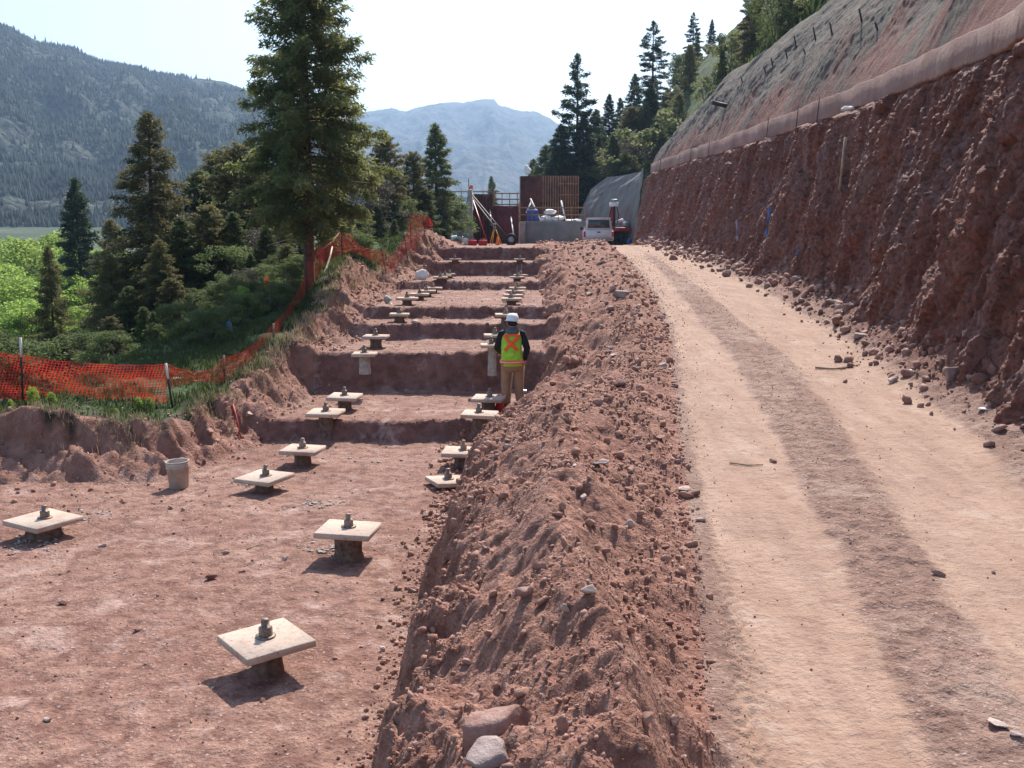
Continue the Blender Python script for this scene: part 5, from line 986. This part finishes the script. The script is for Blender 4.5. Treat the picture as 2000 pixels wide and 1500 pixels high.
for j, (px, lab) in enumerate([(923, 'left red fuel can on the top terrace'), (943, 'right red fuel can on the top terrace')]):
    q = P(px, 477, 55); q.z = ground_z(q.x, 55); e = empty('fuel_can', q, lab, 'fuel can', 'red fuel cans'); m = MB(); m.box((0, 0, .15), (.46, .24, .30), ch=.04); m.build('body', M_RED, e); m = MB(); m.tube([(-.12, 0, .30), (-.1, 0, .36), (.1, 0, .36), (.12, 0, .30)], .018, 6); m.build('handle', M_RED, e); m = MB(); m.lathe([(.035, 0), (.035, .06), (0, .06)], n=10); m.build('cap', M_BLK, e, (.17, 0, .30))
q = P(909, 473, 55); q.z = ground_z(q.x, 55); e = empty('hose_reel', q, 'round white reel beside the fuel cans', 'reel'); m = MB(); m.lathe([(0, -.06), (.17, -.06), (.17, -.03), (.07, -.03), (.07, .03), (.17, .03), (.17, .06), (0, .06)], n=20); o = m.build('drum', M_WHT, e, (0, 0, .24)); o.rotation_euler = (R(90), 0, 0); m = MB(); m.box((0, .0, .04), (.3, .26, .07), ch=.01); m.build('stand', M_STEEL, e)
q = P(998, 473, 58); q.z = ground_z(q.x, 58); e = empty('spare_tyre', q, 'dark tyre leaning before the left formwork', 'tyre'); m = MB(); m.tube([(.27 * math.cos(a), 0, .30 + .27 * math.sin(a)) for a in np.linspace(0, 2 * math.pi, 25)], .09, 10, cap=False); m.build('tread', M_BLK, e); m = MB(); m.lathe([(.19, -.05), (.19, .05), (.05, .03), (0, .03)], n=20); o = m.build('rim', M_STEEL, e, (0, 0, .3)); o.rotation_euler = (R(90), 0, 0)
q = P(972, 470, 56.5); q.z = ground_z(q.x, q.y); e = empty('traffic_cone', q, 'small orange cone right behind the tripod', 'cone'); m = MB(); m.box((0, 0, .015), (.3, .3, .03), ch=.01); m.build('base', M_BLK, e); m = MB(); m.lathe([(.12, .03), (.03, .5), (0, .5)], n=16); m.build('cone', M_FO, e)
for j, (px, py, s, dd) in enumerate([(890, 460, .35, 66), (902, 455, .25, 67), (896, 470, .28, 62)]):
    q = P(px, py, dd); lump('wrapped_bundle', (q.x, dd, max(ground_z(q.x, dd) + s * .4, PLAT)), (s, s * .8, s), M_TARP, ['pale wrapped bundle left of the concrete column', 'small pale bundle behind the first one by the column', 'low pale bundle nearest the reel'][j], 'bundle', 30 + j, 'bundles by the column')
for j, (px, p0, p1) in enumerate([(1010, 518, 536), (1019, 516, 536)]):
    a, b = P(px, p1, 39.4), P(px, p0, 39.4); m = MB(); a.z -= .2; m.tube([a, b], .014, 6); tag(m.build('rod', M_STEEL), ['left thin steel rod standing on the fifth terrace', 'right thin steel rod standing on the fifth terrace'][j], 'rod', 'rods on the fifth terrace')
# ------------------------------------------------------------------ pickup
k = NT('white_car_paint'); k.col(k.ramp(k.noise(k.pos(obj=True), 2.5, 4), [(.3, (.60,.60,.60)), (.7, (.74,.75,.76))])); k.b.inputs['Roughness'].default_value = .3; k.b.inputs['Coat Weight'].default_value = .4; M_CAR = k.m
k = NT('tinted_glass'); k.col((.05,.06,.07)); k.b.inputs['Roughness'].default_value = .06; k.b.inputs['Specular IOR Level'].default_value = .6; M_GLS = k.m
k = NT('red_lens'); k.col((.55,.02,.02)); k.b.inputs['Roughness'].default_value = .2; M_LENS = k.m
q = P(1169, 476, 66.5); gx = ground_z(q.x, 66.5); e = empty('pickup_truck', (q.x, 66.5, gx), 'white pickup with a bed canopy, seen from behind on the haul road', 'pickup', rz=R(-3))
def shell(secs, name, mat, par, smooth=False):
    """loft of closed yz... sections: list of (y, [(x,z)...])"""
    m = MB(); n = len(secs[0][1]); V = []; F = []
    for (yy_, pts) in secs: V += [(x_, yy_, z_) for x_, z_ in pts]
    for i in range(len(secs) - 1):
        for j in range(n): F.append((i*n+j, i*n+(j+1)%n, (i+1)*n+(j+1)%n, (i+1)*n+j))
    F += [tuple(reversed(range(n))), tuple(range((len(secs)-1)*n, len(secs)*n))]; m.add(V, F); return m.build(name, mat, par, smooth=smooth)
def sect(w_, z0, z1, r=.08, ins=0): x_ = w_ / 2; return [(-x_+r, z0), (x_-r, z0), (x_, z0+r), (x_-ins*.4, (z0+z1)/2), (x_-ins, z1-r), (x_-ins-r, z1), (-x_+ins+r, z1), (-x_+ins, z1-r), (-x_+ins*.4, (z0+z1)/2), (-x_, z0+r)]
shell([(0.02, sect(1.84, .46, 1.12, .06)), (.12, sect(1.94, .42, 1.14)), (3.9, sect(1.96, .42, 1.14)), (5.0, sect(1.94, .42, 1.08)), (5.35, sect(1.84, .45, .98))], 'body', M_CAR, e)
tg = shell([(-.035, sect(1.66, .50, 1.09, .03)), (.018, sect(1.68, .49, 1.10, .03))], 'tailgate', M_CAR, e); m = MB(); m.box((0, -.045, .98), (.22, .02, .07), ch=.005); m.build('handle', M_BLK, tg)
shell([(.05, sect(1.72, 1.145, 1.82, .06, .10)), (2.0, sect(1.74, 1.145, 1.84, .06, .10))], 'canopy', M_CAR, e); shell([(.0, [(-.76,1.79),(.76,1.79),(.80,1.83),(.74,1.90),(-.74,1.90),(-.80,1.83)]), (2.05, [(-.76,1.79),(.76,1.79),(.80,1.83),(.74,1.90),(-.74,1.90),(-.80,1.83)])], 'canopy_roof', M_CAR, e)
m = MB(); m.poly([(-.72, .035, 1.24), (.72, .035, 1.24), (.66, .045, 1.76), (-.66, .045, 1.76), (-.72, .048, 1.24), (.72, .048, 1.24), (.66, .058, 1.76), (-.66, .058, 1.76)], [(0,1,2,3), (7,6,5,4), (0,4,5,1), (1,5,6,2), (2,6,7,3), (3,7,4,0)]); m.build('rear_glass', M_GLS, e)
for s in (-1, 1): m = MB(); m.box((s * .845, 1.0, 1.45), (.02, 1.6, .42), rot=None, ch=.005); m.build('side_glass', M_GLS, e).rotation_euler = (0, 0, 0)
shell([(2.1, sect(1.78, 1.145, 1.72, .08, .16)), (2.5, sect(1.80, 1.145, 1.80, .08, .18)), (3.4, sect(1.80, 1.145, 1.76, .08, .18)), (4.0, sect(1.76, 1.10, 1.18, .03, .05))], 'cab', M_CAR, e)
for s in (-1, 1):
    m = MB(); m.box((s * .89, 0.0, .84), (.13, .08, .36), ch=.015); m.build('tail_light', M_LENS, e)
    m = MB(); m.box((s * 1.06, 3.3, 1.25), (.16, .08, .2), ch=.02); m.build('mirror', M_BLK, e)
m = MB(); m.box((0, -.12, .50), (1.86, .16, .15), ch=.03); m.build('rear_bumper', M_STEEL, e); m = MB(); m.box((0, -.207, .52), (.34, .012, .13), ch=.003); m.build('number_plate', M_WHT, e)
def wheel(par, x_, y_, r=.37, w_=.24):
    m = MB(); m.lathe([(r*.6, -w_/2), (r*.92, -w_/2), (r, -w_/2+.03), (r, w_/2-.03), (r*.92, w_/2), (r*.6, w_/2), (r*.6, -w_/2)], n=26); o = m.build('wheel', M_BLK, par, (x_, y_, r)); o.rotation_euler = (0, R(90), 0); m = MB(); m.lathe([(r*.6, -w_*.4), (r*.45, -w_*.3), (.05, -w_*.25), (0, -w_*.25)], n=20); m.build('rim', M_STEEL, o); m = MB(); m.lathe([(r*.6, w_*.4), (r*.45, w_*.3), (.05, w_*.25), (0, w_*.25)], n=20); m.build('rim', M_STEEL, o)
for x_, y_ in ((-.86, .95), (.86, .95), (-.86, 4.3), (.86, 4.3)): wheel(e, x_, y_)
m = MB(); m.box((0, 2.3, .42), (1.3, 4.4, .18)); m.build('chassis', M_BLK, e)
# drill rig truck behind it
q = P(1203, 472, 76); e = empty('drill_rig', (q.x, 76, ground_z(q.x, 76)), 'red drilling rig with white folded boom parked behind the pickup', 'drill rig', rz=R(4)); M_RIG = simple('red_rig_paint', (.36,.03,.035), .5, var=.2, scale=3)
m = MB(); m.box((0, 2, 1.25), (2.2, 4.4, .28), ch=.04); m.build('deck', M_RIG, e); m = MB(); m.box((-.2, 2.3, .85), (1.7, 3.6, .55), ch=.05); m.build('chassis', M_BLK, e)
for s in (-1, 1): m = MB(); m.tube([(s * .8, .3, .38), (s * .8, 4.2, .38)], [(.22, .36), (.22, .36)], 12); m.build('track', M_BLK, e)
m = MB(); m.box((-.75, 1.0, 1.05), (.5, .5, .9), ch=.03); m.build('tool_box', M_STAKE, e)
m = MB(); m.box((-.05, 1.2, 2.25), (.34, .34, 1.8), ch=.03); m.build('mast', M_RIG, e); m = MB(); m.box((.0, .95, 2.2), (.14, .2, 1.5), ch=.02); m.build('mast_rail', M_BLK, e)
m = MB(); m.box((.0, 1.1, 3.08), (.62, .5, .34), ch=.05); hd = m.build('boom_head', M_TARP, e); m = MB(); m.box((0, 1.0, 3.38), (.46, .4, .16), ch=.03); m.build('motor', M_STEEL, hd)
for s in (-1, 1):
    m = MB(); m.tube([(s * .15, 1.1, 1.75), (s * .6, 1.0, 1.95), (s * .98, .9, 1.72)], .11, 8); m.build('boom_arm', M_TARP, e); m = MB(); m.tube([(s * .98, .9, 1.8), (s * .98, .9, 1.35)], .09, 8); m.build('jack', M_STEEL, e)
    m = MB(); m.tube([(s * .2, .95, 2.9), (s * .34, .85, 2.3), (s * .2, .9, 1.6)], .035, 6); m.build('hose', M_BLK, e)
m = MB(); m.box((.8, .6, 1.6), (.5, .6, .35), ch=.05); m.build('engine_cover', M_STEEL, e)
q = P(1228, 450, 75); tag(lump('blue_bag', (q.x, 75, ground_z(q.x, 75) + .35), (.2, .2, .3), M_BLUE, 'blue bag on the talus beside the drill rig', 'bag', 41), 'blue bag on the talus beside the drill rig', 'bag')
# ------------------------------------------------------------------ worker
feet = PZ(1000, 794, SZ[1] + .0); fx0, fy0 = feet.x, 18.75; fz0 = float(terrain(np.array([fx0 - .15]), np.array([fy0]))[0][0])
wk = empty('person', (fx0, fy0, fz0), 'worker in lime and orange safety vest, white hard hat and tan trousers, seen from behind', 'person', rz=R(6)); wk.scale = (1.0, 1.0, 1.0)
M_SKIN = simple('skin', (.42,.24,.17), .6, var=.06); M_LIME = simple('lime_vest', (.36,.68,.06), .7, var=.14, scale=7, bump=.8); M_ORG = simple('orange_tape', (.95,.13,.03), .5, var=.05); M_JKT = simple('black_jacket', (.012,.013,.018), .8, var=.2, scale=15, bump=.4); M_TAN = simple('tan_trousers', (.30,.185,.11), .85, var=.12, scale=5, bump=.5); M_BOOT = simple('brown_boots', (.09,.05,.03), .7, var=.2); M_HAT = simple('white_hat_shell', (.78,.79,.80), .35, var=.03); M_HOOD = simple('grey_hood', (.10,.12,.14), .8, var=.2); M_HAIR = simple('dark_hair', (.02,.015,.012), .8)
J = dict(pel=(0, 0, .93), sp=(0, .0, 1.10), ch=(-.01, .0, 1.28), nk=(-.005, .01, 1.45), h0=(.0, .02, 1.50), h1=(.01, .03, 1.59), h2=(.012, .03, 1.66),
 hl=(-.10, 0, .90), kl=(-.115, .04, .49), al=(-.115, -.01, .09), tl=(-.14, .16, .035), hr=(.10, 0, .90), kr=(.13, .05, .49), ar=(.15, .0, .09), tr=(.20, .16, .035),
 sl=(-.185, .0, 1.39), el=(-.27, .05, 1.13), wl=(-.20, .24, 1.02), sr=(.185, 0, 1.39), er=(.275, -.05, 1.12), wr=(.245, .07, .90))
E_ = [('pel','sp'),('sp','ch'),('ch','nk'),('nk','h0'),('h0','h1'),('h1','h2'),('pel','hl'),('hl','kl'),('kl','al'),('al','tl'),('pel','hr'),('hr','kr'),('kr','ar'),('ar','tr'),('ch','sl'),('sl','el'),('el','wl'),('ch','sr'),('sr','er'),('er','wr')]
rad = dict(pel=(.15,.11), sp=(.13,.10), ch=(.16,.105), nk=(.055,.055), h0=(.062,.07), h1=(.078,.092), h2=(.066,.08), hl=(.085,.09), kl=(.055,.058), al=(.038,.042), tl=(.04,.025), hr=(.085,.09), kr=(.055,.058), ar=(.038,.042), tr=(.04,.025), sl=(.055,.055), el=(.04,.04), wl=(.027,.024), sr=(.055,.055), er=(.04,.04), wr=(.027,.024))
names = list(J); verts = [Vector(J[n_]) for n_ in names]; rads = [rad[n_] for n_ in names]; edges = [(names.index(a), names.index(b)) for a, b in E_]
def hand(wr, dirv, side, palmn):
    """palm and five fingers curled round a handle"""
    d0 = Vector(dirv).normalized(); n_ = Vector(palmn).normalized(); s_ = d0.cross(n_).normalized() * side; w0 = names.index(wr); base = verts[w0]
    pi = len(verts); verts.append(base + d0 * .055); rads.append((.034, .018)); edges.append((w0, pi))
    for f, (off, ln) in enumerate([(-.030, .068), (-.010, .078), (.010, .073), (.029, .058)]):
        p0 = base + d0 * .085 + s_ * off; p1 = p0 + d0 * ln * .35 + n_ * ln * .25; p2 = p1 + n_ * ln * .38 - d0 * ln * .08; i0 = len(verts)
        verts.extend([p0, p1, p2]); rads.extend([(.0105, .0105), (.0095, .0095), (.008, .008)]); edges.extend([(pi, i0), (i0, i0 + 1), (i0 + 1, i0 + 2)])
    t0 = base + d0 * .035 - s_ * .034; t1 = t0 + d0 * .022 - s_ * .018 + n_ * .02; t2 = t1 + d0 * .018 + n_ * .026; i0 = len(verts); verts.extend([t0, t1, t2]); rads.extend([(.013, .013), (.011, .011), (.009, .009)]); edges.extend([(w0, i0), (i0, i0 + 1), (i0 + 1, i0 + 2)])
hand('wr', (.02, .10, -1), 1, (-.9, .3, 0)); hand('wl', (.3, .9, -.25), -1, (.3, .1, -.9))
me = bpy.data.meshes.new('body'); me.from_pydata([v[:] for v in verts], edges, []); me.materials.append(M_SKIN); bo = link('body', me, wk)
sk = bo.modifiers.new('skin', 'SKIN'); 
for i, v in enumerate(me.skin_vertices[0].data): v.radius = rads[i]; v.use_root = (i == 0)
sk.use_smooth_shade = True; ssf = bo.modifiers.new('smooth', 'SUBSURF'); ssf.levels = 1; ssf.render_levels = 2
def loft(name, rings, mat, par, n=20, smooth=True, wr=0, seed=0):
    """rings: (cx,cy,cz,rx,ry)"""
    m = MB(); V = []; F = []
    for i, (cx_, cy_, cz_, rx, ry) in enumerate(rings):
        for k_ in range(n): a = 2 * math.pi * k_ / n; f = 1 + wr * float(pn(math.cos(a) * 2 + seed, math.sin(a) * 2, cz_ * 9)); V.append((cx_ + rx * math.cos(a) * f, cy_ + ry * math.sin(a) * f, cz_))
    for i in range(len(rings) - 1):
        for k_ in range(n): F.append((i*n+k_, i*n+(k_+1)%n, (i+1)*n+(k_+1)%n, (i+1)*n+k_))
    F += [tuple(reversed(range(n))), tuple(range((len(rings)-1)*n, len(rings)*n))]; m.add(V, F); return m.build(name, mat, par, smooth=smooth)
TRS = [(.0,0,.80,.205,.155),(.0,0,.90,.200,.150),(-.005,0,1.02,.190,.140),(-.01,0,1.15,.190,.140),(-.01,-.005,1.27,.198,.140),(-.01,-.005,1.36,.195,.125),(-.005,0,1.415,.155,.10),(0,.005,1.44,.09,.075)]
vest = loft('vest', TRS, M_LIME, wk, 28, wr=.04)
def S(a, z, off): r_ = [np.interp(z, [t[2] for t in TRS], [t[j] for t in TRS]) for j in (0, 1, 3, 4)]; return (r_[0] + (r_[2] + off) * math.cos(a), r_[1] + (r_[3] + off) * math.sin(a), z)
def tape(path, wd, mat, off=.012, nm='tape'):
    m = MB(); V = []; n = len(path)
    for i, (a, z) in enumerate(path):
        a0, z0 = path[max(0, i-1)]; a1, z1 = path[min(n-1, i+1)]; da, dz = (a1 - a0) * .17, z1 - z0; l = math.hypot(da, dz) or 1; px_, pz_ = -dz / l, da / l
        for s in (-1, 1): V.append(S(a + s * wd / 2 * px_ / .17, z + s * wd / 2 * pz_, off))
    m.add(V, [(2*i, 2*i+1, 2*i+3, 2*i+2) for i in range(n - 1)]); o = m.build(nm, mat, vest); sm = o.modifiers.new('thickness', 'SOLIDIFY'); sm.thickness = .004; return o
L_S = lambda a0, z0, a1, z1, n=10: [(a0 + (a1 - a0) * i / (n - 1), z0 + (z1 - z0) * i / (n - 1)) for i in range(n)]
BK = -math.pi / 2
tape(L_S(BK - .75, 1.375, BK + .45, 1.09), .055, M_ORG, .020); tape(L_S(BK + .75, 1.375, BK - .75, 1.09), .055, M_ORG, .014)
tape([(BK + t, .875) for t in np.linspace(-3.1, 3.1, 40)], .065, M_ORG, .016); tape(L_S(BK - .8, 1.37, BK + .85, 1.375), .04, M_ORG, .014); tape([(BK + t, .875) for t in np.linspace(-3.1, 3.1, 40)], .018, simple('silver_tape', (.6,.62,.6), .3), .021)
lump('pouch', (-.07, -.165, 1.02), (.11, .05, .10), M_LIME, '', '', 51, parent=wk, planes=2, rough=.12)
loft('trousers_waist', [(0,0,.70,.185,.13),(0,0,.80,.19,.14),(0,0,.90,.185,.135)], M_TAN, wk, 24)
for s, (h_, k_, a_) in ((-1, ('hl', 'kl', 'al')), (1, ('hr', 'kr', 'ar'))):
    H_, K_, A_ = J[h_], J[k_], J[a_]; rg_ = []
    for t in np.linspace(0, 1, 14):
        if t < .5: u = t * 2; c_ = [H_[i] + (K_[i] - H_[i]) * u for i in range(3)]; c_[2] -= .04 * (1 - u); r_ = .108 + (.083 - .108) * u
        else: u = (t - .5) * 2; c_ = [K_[i] + (A_[i] - K_[i]) * u for i in range(3)]; r_ = .083 + (.078 - .083) * u + .006 * math.sin(u * 14)
        rg_.append((c_[0], c_[1], c_[2], r_, r_ * 1.08))
    loft('trouser_leg', rg_[::-1], M_TAN, wk, 18, wr=.08, seed=s)
    b_ = MB(); T_ = J['tl' if s < 0 else 'tr']; b_.tube([(A_[0], A_[1] - .06, .06), (A_[0], A_[1], .075), ((A_[0] + T_[0]) / 2, .09, .06), (T_[0], T_[1] + .02, .04), (T_[0], T_[1] + .06, .03)], [(.05, .05), (.058, .07), (.055, .055), (.052, .04), (.02, .02)], 12); b_.build('boot', M_BOOT, wk, smooth=True)
    Sx, Ex, Wx = (J['sl'], J['el'], J['wl']) if s < 0 else (J['sr'], J['er'], J['wr']); b_ = MB(); S_, E2, W2 = Vector(Sx), Vector(Ex), Vector(Wx)
    b_.tube([S_ + Vector((-s * .05, 0, .02)), S_, S_.lerp(E2, .5), E2, E2.lerp(W2, .5), W2.lerp(E2, .05)], [.06, .078, .07, .062, .055, .044], 14); b_.build('sleeve', M_JKT, wk, smooth=True)
loft('hood', [(-.01,-.045,1.37,.10,.06),(-.01,-.035,1.41,.135,.095),(0,-.03,1.45,.13,.095),(0,-.02,1.49,.10,.08),(0,0,1.51,.08,.07)], M_HOOD, wk, 20, wr=.15)
lump('hair', (.01, .0, 1.585), (.085, .09, .10), M_HAIR, '', '', 52, parent=wk, planes=0, rough=.05)
m = MB(); m.lathe([(.150, -.012), (.155, -.008), (.128, .004), (.126, .03), (.116, .07), (.09, .105), (.05, .123), (0, .128)], n=28); hat = m.build('hard_hat', M_HAT, wk, (.012, .035, 1.625), smooth=True); hat.rotation_euler = (R(-6), R(3), R(-25)); hat.scale = (.92, 1.08, 1.05); so = hat.modifiers.new('thickness', 'SOLIDIFY'); so.thickness = .004
for y_ in (-.03, 0, .03): m = MB(); m.tube([(y_, -.10 * 1, .095 - abs(y_)*.2), (y_, 0, .131 - abs(y_)*.3), (y_, .10, .095 - abs(y_)*.2)], .007, 6); m.build('ridge', M_HAT, hat)
for s in (-1, 1): m = MB(); m.lathe([(0, 0), (.012, 0), (.024, .01), (.02, .02), (0, .022)], n=10); o = m.build('ear', M_SKIN, wk, (.01 + s * .083, .03, 1.565)); o.rotation_euler = (0, R(90 * s), 0)
# sledgehammer and stick, red bag
hp = Vector((fx0, fy0, fz0)) + Matrix.Rotation(R(6), 3, 'Z') @ Vector((.235, .10, .80)); hb = P(1021, 764, fy0 + .1); e = empty('sledgehammer', hb, 'long-handled hammer hanging head down from the right hand of the worker', 'hammer')
m = MB(); m.tube([Vector((0,0,0)), hp - hb + Vector((0, 0, .06))], [.016, .015], 8); m.build('handle', simple('ash_wood', (.62,.48,.32), .6), e); m = MB(); m.tube([(-.08, 0, 0), (-.065, 0, 0), (.065, 0, 0), (.08, 0, 0)], [.022, .030, .030, .022], 10); m.build('head', simple('polished_steel', (.6,.6,.6), .3, .8), e)
a, b = P(995, 768, 19.15), P(1001, 728, 19.15); m = MB(); a.z = ground_z(a.x, 19.15) - .05; m.tube([a, b], .014, 6); tag(m.build('wooden_stake', M_STAKE), 'thin wooden stake seen between the legs of the worker', 'stake')
q = Vector((fx0 - .20, fy0 - .35, 0)); q.z = ground_z(q.x, q.y); V = rock_v(V2, 61, 4, .25, 1.0); V[:, 2] = np.clip(V[:, 2], -.6, None); t = (V[:, 2] + .6) / 1.6; V[:, 0] *= 1 - .62 * t; V[:, 1] *= 1 - .55 * t; V *= np.array([.15, .12, .20])
e = empty('cloth_bag', (q.x, q.y, q.z), 'red cloth bag set down at the feet of the worker', 'bag'); link('sack', mesh_np('sack', V, F2, simple('red_cloth', (.62,.03,.02), .7, var=.15, scale=12, bump=.5), True), e, (0, 0, .11)); m = MB(); m.tube([(-.03, 0, .27), (-.05, 0, .34), (.0, .0, .37), (.04, 0, .33), (.02, 0, .27)], .009, 6); m.build('strap', M_RED, e)
# far houses in the valley
for j, (px, py, w_, lab) in enumerate([(61, 428, 14, 'small white-roofed house far off in the valley'), (18, 419, 9, 'tiny pale house at the left edge of the valley')]):
    q = P(px, py, 560); e = empty('house', (q.x, 560, q.z - 2.2), lab, 'house'); m = MB(); m.box((0, 0, 1), (w_ * .28, 4, 2.6)); m.build('wall', M_CONCL, e); m = MB(); L2 = w_ * .15; m.poly([(-L2, -2.3, 2.3), (L2, -2.3, 2.3), (L2, 2.3, 2.3), (-L2, 2.3, 2.3), (-L2, 0, 3.9), (L2, 0, 3.9)], [(0,1,5,4), (1,2,5), (2,3,4,5), (3,0,4), (3,2,1,0)]); m.build('roof', M_WHT, e)
# ------------------------------------------------------------------ haze
k = NT('haze_air'); k.t.nodes.remove(k.b); pv = k.n('VolumePrincipled'); pv.inputs['Color'].default_value = (.42,.61,.88,1); pv.inputs['Density'].default_value = .00025; pv.inputs['Anisotropy'].default_value = .35
k.t.links.new(pv.outputs[0], k.t.nodes['Material Output'].inputs['Volume'])
b = MB(); b.box((0, 4500, 230), (9000, 9600, 560)); tag(b.build('haze', k.m), 'thin blue air haze over the valley', kind='stuff')
